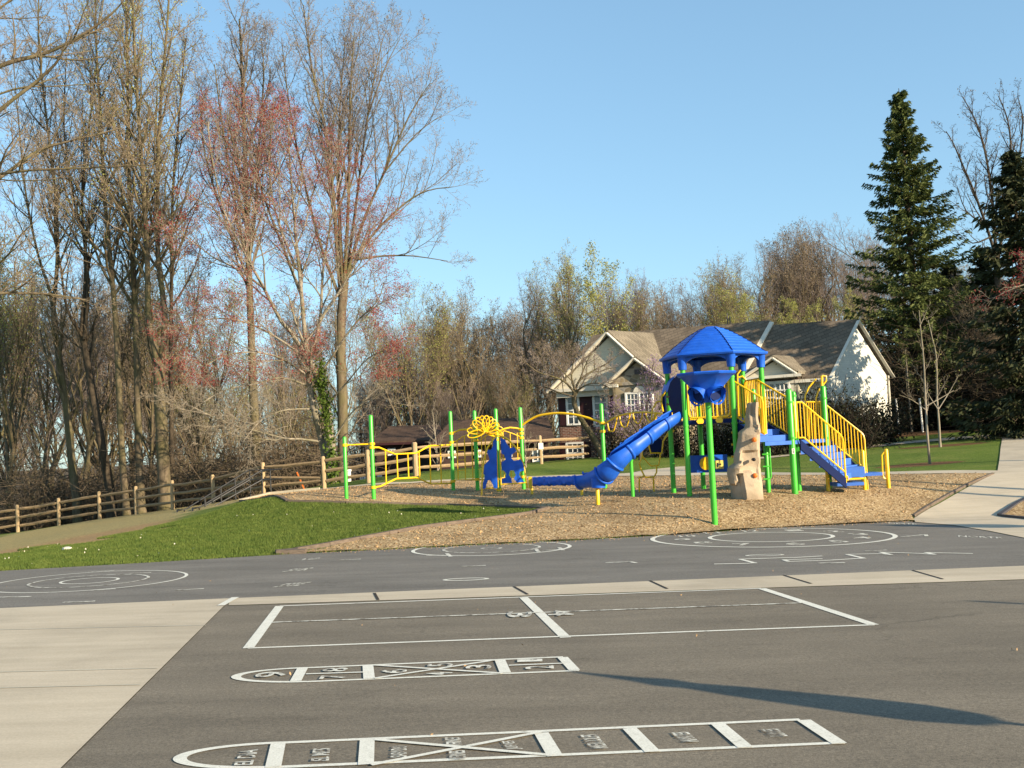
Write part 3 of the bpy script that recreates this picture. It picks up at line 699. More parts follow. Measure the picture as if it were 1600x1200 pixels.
# seams down each ridge
m = MB()
for k in range(6):
    a0 = np.array([math.cos(ph+k*math.pi/3), math.sin(ph+k*math.pi/3)])
    m.tube([(DC[0]+a0[0]*r, DC[1]+a0[1]*r, z_+.012) for r, z_ in prof[3:-3:2]], .012, 5)
m.build('roof_seam', M['navy'], tower)
for i in range(6):
    x, y = hexv[i]; MB().lathe((x, y, 0), [(.10, 3.30), (.105, 3.36), (.12, 3.60), (.16, 3.66)], 16).build('roof_collar', M['blue'], tower, smooth=True)
    a, b = hexv[i], hexv[(i+1) % 6]; e = (b-a)/np.linalg.norm(b-a); nr = np.array([e[1], -e[0]])*.03
    N = 14; V = []
    for j in range(N+1):
        t = j/N; p = a+(b-a)*t; za = 3.60-.24*abs(2*t-1)**3.5
        V += [(p[0]-nr[0], p[1]-nr[1], 3.66), (p[0]-nr[0], p[1]-nr[1], za), (p[0]+nr[0], p[1]+nr[1], 3.66), (p[0]+nr[0], p[1]+nr[1], za)]
    Fc = []
    for j in range(N):
        o = 4*j; Fc += [(o, o+4, o+5, o+1), (o+2, o+3, o+7, o+6), (o+1, o+5, o+7, o+3)]
    MB().add(V, Fc).build('roof_arch', M['blue'], tower, smooth=True)
# deck
MB().prism([(DC[0]+(v[0]-DC[0])*1.0, DC[1]+(v[1]-DC[1])*1.0, ZD-.10) for v in hexv], (0, 0, .10)).build('deck', M['navy'], tower)
def barrier(a, b, z0, z1, m, parent, name='barrier', nb=9, r=.014, fr_=.022, clips=True, z0b=None, z1b=None):
    # round-cornered frame with vertical bars between plan points a and b
    a, b = np.array(a), np.array(b); z0b = z0 if z0b is None else z0b; z1b = z1 if z1b is None else z1b
    L = np.linalg.norm(b-a); e = (b-a)/L; c = .09/L
    q = lambda t, z_: np.array([*(a+(b-a)*t), z_])
    pts = [q(c, z0), q(1-c, z0b), q(1-c*.3, z0b+.03), q(1, z0b+.1), q(1, z1b-.1), q(1-c*.3, z1b-.03), q(1-c, z1b), q(c, z1), q(c*.3, z1-.03), q(0, z1-.1), q(0, z0+.1), q(c*.3, z0+.03)]
    mb = MB().tube(pts, fr_, 7, closed=True)
    for j in range(1, nb+1):
        t = j/(nb+1); mb.tube([q(t, z0+(z0b-z0)*t), q(t, z1+(z1b-z1)*t)], r, 6, caps=False)
    o = mb.build(name, m, parent, smooth=True)
    if clips:
        for t in (.27, .73):
            p = q(t, z0+(z0b-z0)*t); MB().prism([p+[-.05, -.03, -.02], p+[.05, -.03, -.02], p+[.10, -.03, -.09], p+[.06, -.03, -.15], p+[-.06, -.03, -.15], p+[-.10, -.03, -.09]], (0, .02, 0)).build('clip', m, parent)
    return o
def inset(a, b, t=.09):
    a, b = np.array(a), np.array(b); e = (b-a)/np.linalg.norm(b-a); return a+e*t, b-e*t
a, b = inset(hexv[1], hexv[2]); barrier(a, b, ZD+.06, ZD+1.0, M['yellow'], tower)
a, b = inset(hexv[4], hexv[5]); barrier(a, b, ZD+.06, ZD+1.0, M['yellow'], tower, nb=10, clips=False)
a, b = inset(hexv[5], hexv[0]); barrier(a, b, ZD+.06, ZD+1.0, M['yellow'], tower, nb=10, clips=False)
a, b = inset(hexv[3], hexv[4]); barrier(a, b, ZD+.06, ZD+1.0, M['yellow'], tower, nb=9, clips=False)
# upper and lower stair flights
ZL = 1.42
A = P(1249, 765, 25.1)[:2]; Bp = P(1296, 763, 26.4)[:2]; Cc = P(1200, 765, 24.65)[:2]; Bk = P(1246, 765, 26.4)[:2]
s1 = P(1150, 765, 25.25)[:2]; s1f = P(1190, 765, 25.95)[:2]
MB().prism([(*Cc, ZL-.09), (*A, ZL-.09), (*Bp, ZL-.09), (*Bk, ZL-.09)], (0, 0, .09)).build('landing', M['stepblue'], tower)
def stair(pa, pb, qa, qb, z0, z1, n_, name='staircase'):
    root = MB()
    for k in range(n_):
        t0, t1 = k/n_, (k+1)/n_; z_t = z0+(z1-z0)*(k+1)/(n_+1)
        a0, a1 = pa+(pb-pa)*t0, pa+(pb-pa)*t1; b0, b1 = qa+(qb-qa)*t0, qa+(qb-qa)*t1; rise = abs(z1-z0)/(n_+1)
        root.prism([(*a0, z_t-rise*.98), (*a1, z_t-rise*.98), (*b1, z_t-rise*.98), (*b0, z_t-rise*.98)], (0, 0, rise*.96))
    st = root.build(name, M['stepblue'], tower)
    for p0, p1 in ((pa, pb), (qa, qb)):
        e = (p1-p0)/np.linalg.norm(p1-p0); nn = np.array([-e[1], e[0]])*.025
        poly = [(*(p0-nn), z0+.02), (*(p1-nn), z1+.06), (*(p1-nn), z1-.20), (*(p0-nn), z0-.22)]
        MB().prism(poly, (*(nn*2), 0)).build('stringer', M['navy'], st)
    return st
stair(s1, Cc+(s1-Cc)*.15, s1f, A+(s1f-A)*.12, ZD, ZL, 3)
lo_n = P(1323, 772, 25.35)[:2]; lo_f = P(1356, 766, 26.3)[:2]
stair(A+(lo_n-A)*.08, lo_n, Bp+(lo_f-Bp)*.06, lo_f, ZL, .38, 5)
def srail(p0, p1, z0, z1, flat=.12, nb=11, hgt=.88, name='stair_rail', low=.06, tail=None):
    # sloping rail with flat lead-in; vertical bars to a lower rail
    p0, p1 = np.array(p0), np.array(p1); q = lambda t, z_: np.array([*(p0+(p1-p0)*t), z_])
    zt = lambda t: z0 + (z1-z0)*max(0, (t-flat)/(1-flat))
    top = [q(0, z0+hgt)] + [q(t, zt(t)+hgt) for t in (flat, flat+.05, .5, .93)] + [q(.98, zt(.98)+hgt-.03), q(1, zt(1)+hgt-.12)]
    top += [q(1, tail if tail is not None else z1+low)]
    mb = MB().tube(top, .023, 7)
    mb.tube([q(0, z0+low), q(flat, z0+low), q(1, z1+low)], .02, 7)
    mb.tube([q(0, z0+low), q(0, z0+hgt)], .02, 7)
    for j in range(1, nb+1):
        t = j/(nb+1); mb.tube([q(t, zt(t)+low), q(t, zt(t)+hgt)], .013, 6, caps=False)
    return mb.build(name, M['yellow'], tower, smooth=True)
srail(s1, Cc, ZD, ZL+.12, .1, 9, .93)
srail(s1f, A, ZD, ZL, .06, 12, .95)
srail(A+(lo_n-A)*.05, lo_n, ZL, .52, .12, 12, .93, tail=.32)
srail(Bp+(lo_f-Bp)*-.1, lo_f, ZL, .52, .05, 12, .95, tail=-.1)
for px, d in ((1192, 24.75), (1197, 24.8)):
    MB().tube([P(px, 678, d), P(px-2, 620, d)], .03, 8).build('stair_rail', M['yellow'], tower, smooth=True)
# landing posts
vpost(1242.5, 607, 773, 25.1, .078, M['green'], tower); vpost(1249, 611, 766, 25.75, .06, M['green'], tower); vpost(1296, 602, 763, 26.4, .075, M['green'], tower)
m = MB()
for px, py, d, r in ((1242.5, 628, 25.1, .08), (1242.5, 684, 25.1, .08), (1296, 622, 26.4, .077), (1296, 684, 26.4, .077), (1249, 618, 25.75, .063)):
    m = MB(); q = P(px, py, d); bx = P(px, 765, d); ringz(m, bx[0], q[1], q[2], r, .05); m.build('clamp', M['green'], tower, smooth=True)
q = P(1241, 705, 25.0); MB().box((P(1242.5, 773, 25.1)[0], 25.1-.083, q[2]), (.07, .012, .13)).build('age_label', M['white'], tower)
q = P(1241, 705, 25.0); mm = MB()
for k in (-1, 0, 1): mm.box((P(1242.5, 773, 25.1)[0], 25.1-.092, q[2]+k*.035), (.035, .004, .02))
mm.build('label_print', M['black'], tower)
# tall yellow climber loops behind the landing
for pts, d in [([(1286, 690), (1285, 640), (1284, 587)], 26.9), ([(1258, 690), (1258, 618), (1264, 605), (1275, 592)], 27.2), ([(1275, 690), (1275, 622), (1279, 610), (1291, 595), (1291, 588), (1285, 587)], 27.0),
               ([(1296, 763), (1292, 700), (1290, 690)], 26.9), ([(1260, 628), (1286, 628)], 27.0), ([(1262, 690), (1290, 690)], 27.0)]:
    MB().tube([P(*p, d) for p in pts], .035 if pts[0][0] in (1286, 1296) else .022, 8).build('climber_pipe', M['yellow'], tower, smooth=True)
m = MB()
for k in range(7): m.tube([P(1262+k*3.6, 690, 27), P(1260+k*3.6, 628, 27)], .012, 5)
m.build('barrier', M['yellow'], tower, smooth=True)
# yellow loops over the back of the deck
for pts in [[(1154, 650), (1152, 585), (1157, 578)], [(1152, 590), (1160, 588), (1166, 594), (1168, 602), (1168, 648)], [(1186, 640), (1183, 597), (1190, 597), (1194, 610), (1195, 640)]]:
    MB().tube([P(*p, 27.0) for p in pts], .024, 7).build('climber_pipe', M['yellow'], tower, smooth=True)
# transfer step and end posts
def pbox(px0, px1, py0, py1, d0, d1, name, m, parent):
    a, b = P(px0, py1, d0), P(px1, py0, d0); return MB().box(((a[0]+b[0])/2, (d0+d1)/2, (a[2]+b[2])/2), (b[0]-a[0], d1-d0, abs(b[2]-a[2]))).build(name, m, parent)
pbox(1308, 1350, 753, 760, 25.5, 26.2, 'transfer_step', M['stepblue'], tower)
pbox(1322, 1351, 729, 746, 25.6, 26.3, 'staircase', M['stepblue'], tower)
pbox(1352, 1379, 738, 744, 26.1, 26.8, 'transfer_step', M['stepblue'], tower)
vpost(1351.5, 703, 765, 26.2, .05, M['yellow'], tower); vpost(1388.5, 701, 763, 26.5, .05, M['yellow'], tower)
vpost(1294, 726, 762, 25.9, .05, M['yellow'], tower)
MB().tube([P(*p, 26.5) for p in [(1386, 706), (1381, 707), (1378, 711), (1379, 742), (1381, 747), (1387, 749)]], .022, 8).build('grab_rail', M['yellow'], tower, smooth=True)
MB().tube([P(*p, 25.4) for p in [(1305, 750), (1307, 745), (1315, 743), (1324, 745), (1325, 750), (1315, 748.5)]], .03, 7, closed=True).build('transfer_handle', M['yellow'], tower, smooth=True)
pbox(1318, 1350, 746, 750, 25.5, 26.1, 'step_trim', M['yellow'], tower)
# moulded rock climbing wall
rows = [(629, 1169, 1182.5), (633, 1167, 1183.5), (641, 1166, 1184), (652, 1166, 1184.5), (662, 1167, 1185), (670, 1165, 1185.5), (673, 1155, 1186), (686, 1153, 1186.5), (700, 1151, 1187), (712, 1148, 1187.5), (724, 1147, 1188), (728, 1138, 1188), (740, 1136, 1189), (752, 1138, 1189.5), (764, 1140, 1190), (775, 1142, 1190.5), (781, 1142, 1191)]
V = []; NR = 40; NC = 30
for i in range(NR):
    yy = 629+(781-629)*i/(NR-1); xl = np.interp(yy, [r[0] for r in rows], [r[1] for r in rows]); xr = np.interp(yy, [r[0] for r in rows], [r[2] for r in rows])
    th = .16+.30*((yy-629)/152); c0 = P((xl+xr)/2, yy, 24.75); hw = (xr-xl)/2*24.75/1600
    for k in range(NC):
        a = 2*math.pi*k/NC; ca, sa = math.cos(a), math.sin(a)
        x = c0[0]+hw*np.sign(ca)*abs(ca)**.6; y = 24.75+th*np.sign(sa)*abs(sa)**.6
        nv = Vector((x*2.2, y*2.2, c0[2]*2.2)); dsp = .11*(noise.cell(nv*1.1)-.5)+.15*noise.noise(nv)+.10*(noise.ridged_multi_fractal(nv*.6, 1, 2, 3, 1, 2)-1)*.5
        V.append((x+ca*dsp*.25, y+sa*dsp*.9, c0[2]))
Fc = [(i*NC+k, i*NC+(k+1) % NC, (i+1)*NC+(k+1) % NC, (i+1)*NC+k) for i in range(NR-1) for k in range(NC)]+[tuple(range(NC)), tuple((NR-1)*NC+k for k in range(NC))]
MB().add(V, Fc).build('climbing_rock', M['rock'], tower, smooth=True, sharp=24)
for px, py, m_, s_ in [(1179, 687, 'orange', .06), (1178, 718, 'black', .045), (1180, 743, 'orange', .06)]:
    q = P(px, py, 24.33); MB().tube([q+[0, .12, 0], q+[0, .02, 0], q-[0, .03, 0], q-[0, .05, 0]], [s_*.8, s_, s_*.9, s_*.4], 9).build('climbing_hold', M[m_], tower, smooth=True)
# post and small ladder beside the rock
vpost(1187, 607, 774, 24.9, .055, M['green'], tower); vpost(1201, 688, 768, 25.3, .05, M['green'], tower)
MB().tube([P(*p, 24.95) for p in [(1190, 690), (1200, 689.5), (1202, 692), (1205, 745), (1203, 748), (1193, 749)]], .02, 7).build('ladder', M['green'], tower, smooth=True)
m = MB(); m.tube([P(1191, 710, 24.95), P(1203, 709.5, 24.95)], .018, 6); m.tube([P(1192, 729, 24.95), P(1204, 728.5, 24.95)], .018, 6); m.build('ladder_rung', M['green'], tower, smooth=True)
MB().tube([P(*p, 24.95) for p in [(1185, 636), (1189, 639), (1190, 658), (1187, 663)]], .016, 6).build('grab_rail', M['green'], tower, smooth=True)
for py in (675, 694, 713): MB().tube([P(1143, py+.5, 25.6), P(1152, py, 25.6)], .028, 7).build('ladder_rung', M['yellow'], tower, smooth=True)
# play panel under the deck
pp_ = P(1107, 724, 26.9); MB().prism([P(*p, 26.9) for p in [(1078, 712), (1136, 710), (1138, 737), (1079, 739)]], (0, .04, 0)).build('play_panel', M['blue'], tower)
q = P(1103, 724, 26.86); m = MB(); N = 28
m.prism([q+[.17*math.cos(2*math.pi*k/N), 0, .17*math.sin(2*math.pi*k/N)] for k in range(N)], (0, -.03, 0)); m.build('steering_wheel', M['yellow'], tower)
pbox(1118, 1130, 719, 733, 26.84, 26.88, 'play_panel_plate', simple('pale_yellow', (.75, .6, .15), .5), tower)
m = MB(); m.tube([P(1121, 727, 26.83), P(1127, 725, 26.83)], .015, 5); m.tube([P(1122, 730, 26.83), P(1122, 723, 26.83)], .015, 5); m.build('panel_pointer', M['navy'], tower)
vpost(1075, 690, 775, 26.8, .035, M['yellow'], tower)
# slide: deep open trough in ribbed sections
ctr = [(1057, 649, 25.7), (1047, 655, 25.55), (1030, 666.5, 25.4), (1012, 680, 25.3), (987, 699, 25.1), (964, 718, 25.05), (948, 736, 25.2), (934, 745, 25.5), (920, 749, 25.8), (907, 750, 26.0)]
cpts = [P(*c) for c in ctr]
def catmull(pts, n=6):
    out = []; p = [pts[0]]+list(pts)+[pts[-1]]
    for i in range(1, len(p)-2):
        for k in range(n):
            t = k/n; out.append(.5*((2*p[i])+(-p[i-1]+p[i+1])*t+(2*p[i-1]-5*p[i]+4*p[i+1]-p[i+2])*t*t+(-p[i-1]+3*p[i]-3*p[i+1]+p[i+2])*t**3))
    return np.array(out+[pts[-1]])
cs = catmull(cpts, 6)
def trough(mb, pts, r, th=.03, a0=-125, a1=150, n=18, bulge=None):
    N = len(pts); V = []
    for i in range(N):
        t = pts[min(i+1, N-1)]-pts[max(i-1, 0)]; t = t/np.linalg.norm(t); side = np.cross(t, [0, 0, 1]); side /= np.linalg.norm(side); up = np.cross(side, t)
        rr = r*(bulge[i] if bulge is not None else 1)
        for R_ in (rr, rr-th):
            for k in range(n+1):
                a = math.radians(a0+(a1-a0)*k/n); V.append(pts[i]+R_*(side*math.sin(a)-up*math.cos(a)))
    W = 2*(n+1); Fc = []
    for i in range(N-1):
        o, p = i*W, (i+1)*W
        for k in range(n):
            Fc += [(o+k, o+k+1, p+k+1, p+k), (o+n+1+k, p+n+1+k, p+n+2+k, o+n+2+k)]
        Fc += [(o, p, p+n+1, o+n+1), (o+n, o+2*n+1, p+2*n+1, p+n)]
    Fc += [tuple(range(n+1))+tuple(range(2*n+1, n, -1))]; e = (N-1)*W; Fc += [tuple(e+k for k in list(range(n+1))+list(range(2*n+1, n, -1)))]
    mb.add(V, Fc)
m = MB(); bl = np.ones(len(cs)); 
RB = [9, 18, 25, 31, 37]; rad_ = np.interp(np.arange(len(cs)), [0, 12, 18, 24, 30, 36, 42, 48, 54], [.185, .20, .215, .235, .26, .275, .255, .21, .19]); edges = [0]+RB+[len(cs)]
saw = np.concatenate([np.linspace(.94, 1.05, e1-e0) for e0, e1 in zip(edges[:-1], edges[1:])])
trough(m, cs, 1.0, .03, bulge=rad_*saw)
slide = m.build('slide', M['blue'], tower, smooth=True, sharp=50)
for k in RB:
    m = MB(); seg = cs[k:k+3]; trough(m, [seg[0], (seg[0]+seg[2])/2, seg[0]+(seg[2]-seg[0])*1.0] if False else [seg[0]+(seg[1]-seg[0])*j*.25 for j in range(0, 5)], .1, .012, n=18, bulge=[rad_[k]*10*q_ for q_ in (1.03, 1.11, 1.14, 1.12, 1.02)])
    m.build('slide_rib', M['blue'], slide, smooth=True, sharp=50)
m = MB(); trough(m, [cs[-1]+(cs[-1]-cs[-2])*j for j in (-.3, 0, .4, .7)], .225, .05, n=16, bulge=[.9, 1.05, 1.12, 1.05]); m.build('slide_lip', M['blue'], slide, smooth=True)
q = P(935, 755, 25.35); MB().lathe((q[0], q[1], 0), [(.17, q[2]-.11), (.175, q[2]-.08), (.18, q[2]+.13)], 18).build('slide_foot', M['blue'], slide, smooth=True)
vpost(934, 758, 779, 25.35, .05, M['yellow'], tower)
MB().tube([P(995, 706, 25.25), P(988, 712, 25.3), P(986, 722, 25.3), P(989, 776, 25.3)], .045, 9).build('slide_support', M['green'], tower, smooth=True)
# hood over the slide entrance; shade of its plates put into dark blue
h0 = [(1066, 583), (1056, 588), (1047, 598), (1043, 612), (1045, 632), (1052, 648), (1066, 652), (1072, 640), (1072, 600)]
MB().prism([P(*p, 25.45+(1072-p[0])*.035) for p in h0], (.02, .05, 0)).build('slide_hood', M['navy'], tower)
MB().prism([P(p[0]-10, p[1]+6, 26.9) for p in [(1066, 583), (1054, 590), (1046, 602), (1043, 618), (1047, 645), (1066, 648)]], (0, .05, 0)).build('slide_hood', M['navy'], tower)
V = []
for (px, py) in [(1072, 584), (1064, 583.5), (1055, 588), (1047, 598), (1043, 612)]:
    V += [P(px, py, 25.45+(1072-px)*.035), P(px-10, py+4, 26.9)]
MB().add(V, [(2*i, 2*i+1, 2*i+3, 2*i+2) for i in range(4)]).build('slide_hood', M['blue'], tower, smooth=True)
m = MB()
for (px, py) in [(1043, 620), (1043, 632)]:
    q = P(px, py, 26.3); m.prism([q+[.04*math.cos(a), 0, .03*math.sin(a)] for a in np.linspace(0, 2*math.pi, 10)[:-1]], (0, -.02, 0))
m.build('hood_knob', simple('ochre_plastic', (.28, .17, .04), .6), tower)
for pts in [[(1036, 643), (1033, 630), (1034, 620), (1041, 610)], [(1018, 656), (1019, 640), (1026, 628), (1034, 627)], [(1024, 656), (1025, 644)]]:
    MB().tube([P(*p, 26.6) for p in pts], .022, 7).build('climber_pipe', M['yellow'], tower, smooth=True)
# net climber behind the slide
def pipes(root, L, d, r, m, name):
    for pts in L: MB().tube([P(*p, d) for p in pts], r, 7).build(name, m, root, smooth=True)
pipes(tower, [[(1008, 679), (1013, 694), (1017, 708), (1034, 708), (1036, 690), (1044, 676), (1050, 668)], [(1009, 697), (1004, 703), (1003, 712), (1013, 724), (1018, 728), (1029, 727), (1031, 716), (1032, 708)],
              [(1004, 712), (999, 724), (1001, 732), (1006, 742), (1004, 745), (999, 746)], [(1006, 742), (1009, 746), (1022, 745), (1026, 738), (1026, 728)], [(999, 746), (999, 772)], [(1021, 745), (1022, 773)], [(1039, 683), (1048, 679), (1053, 672)]], 27.4, .022, M['yellow'], 'net_climber_pipe')
MB().prism([P(*p, 27.45) for p in [(1011, 688), (1023, 680), (1034, 687), (1034, 706), (1017, 706)]], (0, .03, 0)).build('climber_panel', M['navy'], tower)
# ================================================================ overhead ladder and climbing course (left)
crs = empty('climbing_course', (*P(708, 767, 32.5)[:2], gz(*P(708, 767, 32.5)[:2])), 'row of green posts joined by yellow ladders and overhead bars, left of the slide', 'climbing frame')
posts = [(539, 682, 782, 29.2), (581.5, 648, 781, 29.3), (706, 642, 768, 32.6), (744, 641, 768, 32.2), (777.5, 638, 769, 31.6), (816, 636, 767, 31.9), (943.5, 630, 765, 30.8)]
pb = []
for px, t_, b_, d in posts:
    bx = px+2.5; q = P(bx, b_, d); vpost(bx, t_, b_+1, d, .062 if px > 550 else .055, M['green'], crs); pb.append((q[0], q[1]))
def on_post(i, py): # height of pixel row py on post i
    px = posts[i][0]; return np.array([pb[i][0], pb[i][1], P(px, py, posts[i][3])[2]])
def interp(i, j, px, py):
    xi, xj = posts[i][0], posts[j][0]; t = (px-xi)/(xj-xi); d = posts[i][3]+(posts[j][3]-posts[i][3])*t; return P(px, py, d)
def run(i, j, pts, r, name='climbing_pipe', ends=True):
    L = [interp(i, j, *p) for p in pts]
    return MB().tube(L, r, 8).build(name, M['yellow'], crs, smooth=True)
run(0, 1, [(537, 695.5), (586, 693.5)], .022, 'chin_up_bar')
run(1, 2, [(582, 699), (592, 699), (617, 709.5), (650, 708), (671, 696.5), (705, 695)], .026)
run(1, 2, [(584, 761.5), (594, 760), (619, 748), (650, 746), (673, 756), (708, 755)], .026)
for px, a, b in [(602, 704, 756), (620, 709, 748), (637, 708.5, 747), (654.5, 706, 749), (671.5, 697, 755), (688, 696, 756)]: run(1, 2, [(px, a), (px+1.5, b)], .02, 'ladder_bar')
run(2, 3, [(706, 691), (713, 689), (722, 683), (735, 677), (745, 675)], .018); run(2, 3, [(708, 750), (747, 749)], .018)
run(2, 3, [(705, 677), (711, 675), (719, 671.5), (730, 671), (738, 674), (744, 675)], .03, 'overhead_bar')
for px, a, b in [(714, 688, 750), (725.5, 681, 750), (737, 677, 750)]: run(2, 3, [(px, a), (px+2, b)], .018, 'ladder_bar')
for px, y in [(716, 704), (716, 719), (716, 735), (727, 695), (727, 711), (727, 728), (738, 702), (738, 718), (738, 734)]: run(2, 3, [(px, y), (px+10, y-.5)], .012, 'rung')
run(4, 5, [(779, 674), (788, 670), (797, 668), (807, 669), (815, 671)], .026, 'overhead_bar'); run(4, 5, [(780, 680), (788, 673), (800, 677), (817, 684)], .016)
for px in (786, 797, 808): run(4, 5, [(px, 676), (px+2, 748)], .014, 'ladder_bar')
for px, y in [(783, 699), (783, 716), (783, 732), (795, 707), (795, 724), (807, 700), (807, 716), (807, 732)]: run(4, 5, [(px, y), (px+9, y-.3)], .012, 'rung')
run(4, 5, [(781, 747), (818, 745)], .018)
run(3, 4, [(745, 678), (760, 676), (770, 679), (778, 685)], .018); run(3, 4, [(747, 690), (755, 684), (765, 678), (778, 676)], .018)
run(3, 4, [(747, 749), (779, 748)], .016)
for px in (752, 758, 769): run(3, 4, [(px, 679), (px+1.5, 749)], .014, 'ladder_bar')
# flower of loops
for k, ang in enumerate(np.linspace(-104, 104, 12)):
    a = math.radians(ang); c0 = P(757.5, 673.5, 31.2+(k % 3-1)*.10); ax = np.array([math.sin(a), 0, math.cos(a)]); sd_ = np.array([math.cos(a), .25*(-1)**k, -math.sin(a)])
    ln = .235 if abs(ang) < 80 else .27; L = [c0+ax*(ln*(1-math.cos(t)))*1.0+sd_*.085*math.sin(t)*(1+.3*math.sin(t/2)) for t in np.linspace(0, 2*math.pi, 18)[:-1]]
    MB().tube(L, .019, 6, closed=True).build('flower_loop', M['yellow'], crs, smooth=True)
MB().tube([P(*p, 31.3) for p in [(746, 681), (752, 677), (758, 672), (764, 677), (771, 681)]], .035, 8).build('flower_stem', M['yellow'], crs, smooth=True)
# clamps
m = MB()
for i, py in [(0, 695.5), (1, 693.5), (1, 699), (1, 761.5), (2, 677), (2, 691), (2, 752), (3, 665), (3, 674), (3, 688), (3, 749), (4, 672), (4, 678), (4, 687), (4, 749), (4, 765), (5, 671), (5, 677), (5, 684), (5, 745), (6, 661), (6, 674)]:
    m = MB(); q = on_post(i, py); ringz(m, q[0], q[1], q[2], .075, .075); m.build('clamp', M['yellow'], crs, smooth=True)
# long overhead arch and looped ladder
L = [(816, 664), (826, 657), (840, 650), (855, 647), (872, 645.5), (893, 647), (912, 651), (928, 656), (944, 661.5)]
MB().tube(catmull([interp(5, 6, *p) for p in L], 3), .036, 9).build('overhead_arch', M['yellow'], crs, smooth=True)
def dmix(px): return np.interp(px, [943, 1055], [30.8, 27.2])
for off in (0, .55):
    L = [(944, 663), (955, 655.5), (968, 649.5), (985, 645.5), (1000, 644), (1015, 644.5), (1035, 646.5), (1050, 649)]
    MB().tube(catmull([P(p[0], p[1], dmix(p[0])+off) for p in L], 3), .026, 8).build('ladder_side_rail', M['yellow'], crs, smooth=True)
for i, (x0, y0, x1, y1, dep) in enumerate([(949, 659, 964, 651, 19), (968, 650, 984, 646.5, 19), (989, 646, 1004, 644.5, 16), (1009, 644.5, 1023, 645.5, 15)]):
    pts = [(x0, y0), (x0+1.2, y0+dep*.4), (x0+3.2, y0+dep*.75), (x0+6, (y0+y1)/2+dep*.98), (x1-5.5, (y0+y1)/2+dep*.98), (x1-2.8, y1+dep*.75), (x1-1, y1+dep*.4), (x1, y1)]
    MB().tube(catmull([P(p[0], p[1], dmix(p[0])+.05) for p in pts], 3), .02, 7).build('ladder_loop', M['yellow'], crs, smooth=True)
# ================================================================ arch climber with blue panels
ac = empty('arch_climber', G(765, 772), 'yellow arched climber holding two cut-out blue panels, among the green posts', 'climbing frame')
pipes(ac, [[(752.5, 776), (753.5, 745), (756, 718), (762, 699), (771, 686), (777, 680)]], 30.6, .026, M['yellow'], 'arch_pipe')
pipes(ac, [[(780, 680), (793, 686), (804, 697), (813, 711), (819, 730), (824, 763)]], 30.9, .03, M['yellow'], 'arch_pipe')
pipes(ac, [[(775, 684), (778.5, 762)], [(780, 684), (783, 758)], [(783, 757), (823, 754)], [(754, 763), (777, 762)]], 30.75, .02, M['yellow'], 'arch_pipe')
fl = [(772, 682), (774.5, 690), (774, 702), (769, 711), (771, 720), (776, 724), (775, 733), (771, 741), (775, 750), (777, 759), (774, 763), (770, 763), (768, 757), (765, 750.5), (762, 751), (759.5, 758), (758, 763), (754, 763.5), (753, 759), (756, 750), (757, 743), (754, 737), (755, 727), (761, 719), (763, 711), (759.5, 702), (761, 700), (768, 703), (768, 690)]
fr2 = [(781.5, 681), (788, 683), (791, 687), (789, 694), (793, 698), (800, 699), (805, 704), (803, 708), (798, 711), (797, 715), (802, 718), (813, 718), (816, 727), (815, 733), (810, 736), (811, 742), (817, 746), (817, 752), (810, 753), (806, 747), (803, 738), (800, 735), (797, 738), (799, 746), (799, 754), (785, 755), (783.5, 748), (789, 746), (795, 739), (795, 731), (788, 726), (784, 727), (783, 716), (787, 711), (786, 700), (782, 696)]
MB().prism([P(*p, 30.7) for p in [(772, 683), (776, 683), (777, 763), (772, 762.5), (769.5, 756), (765.5, 750), (762, 751), (760, 757), (759, 763), (754, 764), (753.5, 757), (757, 748), (757, 742), (754, 738), (755, 729), (761, 722), (765, 718), (763, 711), (759.5, 706), (760, 702), (767, 703), (770, 697), (770, 688)]], (0, .04, 0)).build('climbing_panel', M['blue'], ac); MB().prism([P(*p, 30.85) for p in [(782, 684), (789, 687), (792, 694), (797, 700), (804, 699), (807, 705), (800, 710), (799, 716), (803, 720), (813, 718), (817, 724), (819, 735), (812, 737), (811, 742), (815, 748), (820, 754), (808, 754.5), (803, 748), (806, 742), (803, 735), (797, 735), (795, 742), (799, 748), (800, 754.5), (784, 755), (784, 748), (790, 746), (791, 740), (787, 735), (784, 735), (784, 722), (790, 718), (788, 711), (783, 708)]], (0, .04, 0)).build('climbing_panel', M['blue'], ac)
# ================================================================ wavy balance beam
bb = empty('balance_beam', G(870, 768), 'low wavy blue beam lying between the arch climber and the slide end', 'balance beam')
a, b = P(832, 752.5, 30.0), P(911, 750.5, 28.2)
V = []; N = 60; K = 16
for i in range(N+1):
    t = i/N; c0 = a+(b-a)*t
    for k in range(K):
        an = 2*math.pi*k/K; w_ = 1+.10*math.sin(t*21+k*2.2)+.07*math.sin(t*43+k*4.1)
        V.append(c0+np.array([0, .14*math.cos(an)*w_, .125*np.sign(math.sin(an))*abs(math.sin(an))**.7*w_]))
Fc = [(i*K+k, i*K+(k+1) % K, (i+1)*K+(k+1) % K, (i+1)*K+k) for i in range(N) for k in range(K)]+[tuple(range(K)), tuple(N*K+k for k in range(K))]
MB().add(V, Fc).build('beam', M['blue'], bb, smooth=True, sharp=60)
q = P(828.5, 754, 30.1); MB().box(q, (.10, .30, .34)).build('end_plate', M['yellow'], bb); vpost(831, 758, 764.5, 30.1, .04, M['yellow'], bb, 'leg'); vpost(909, 756, 768, 28.2, .04, M['yellow'], bb, 'leg')
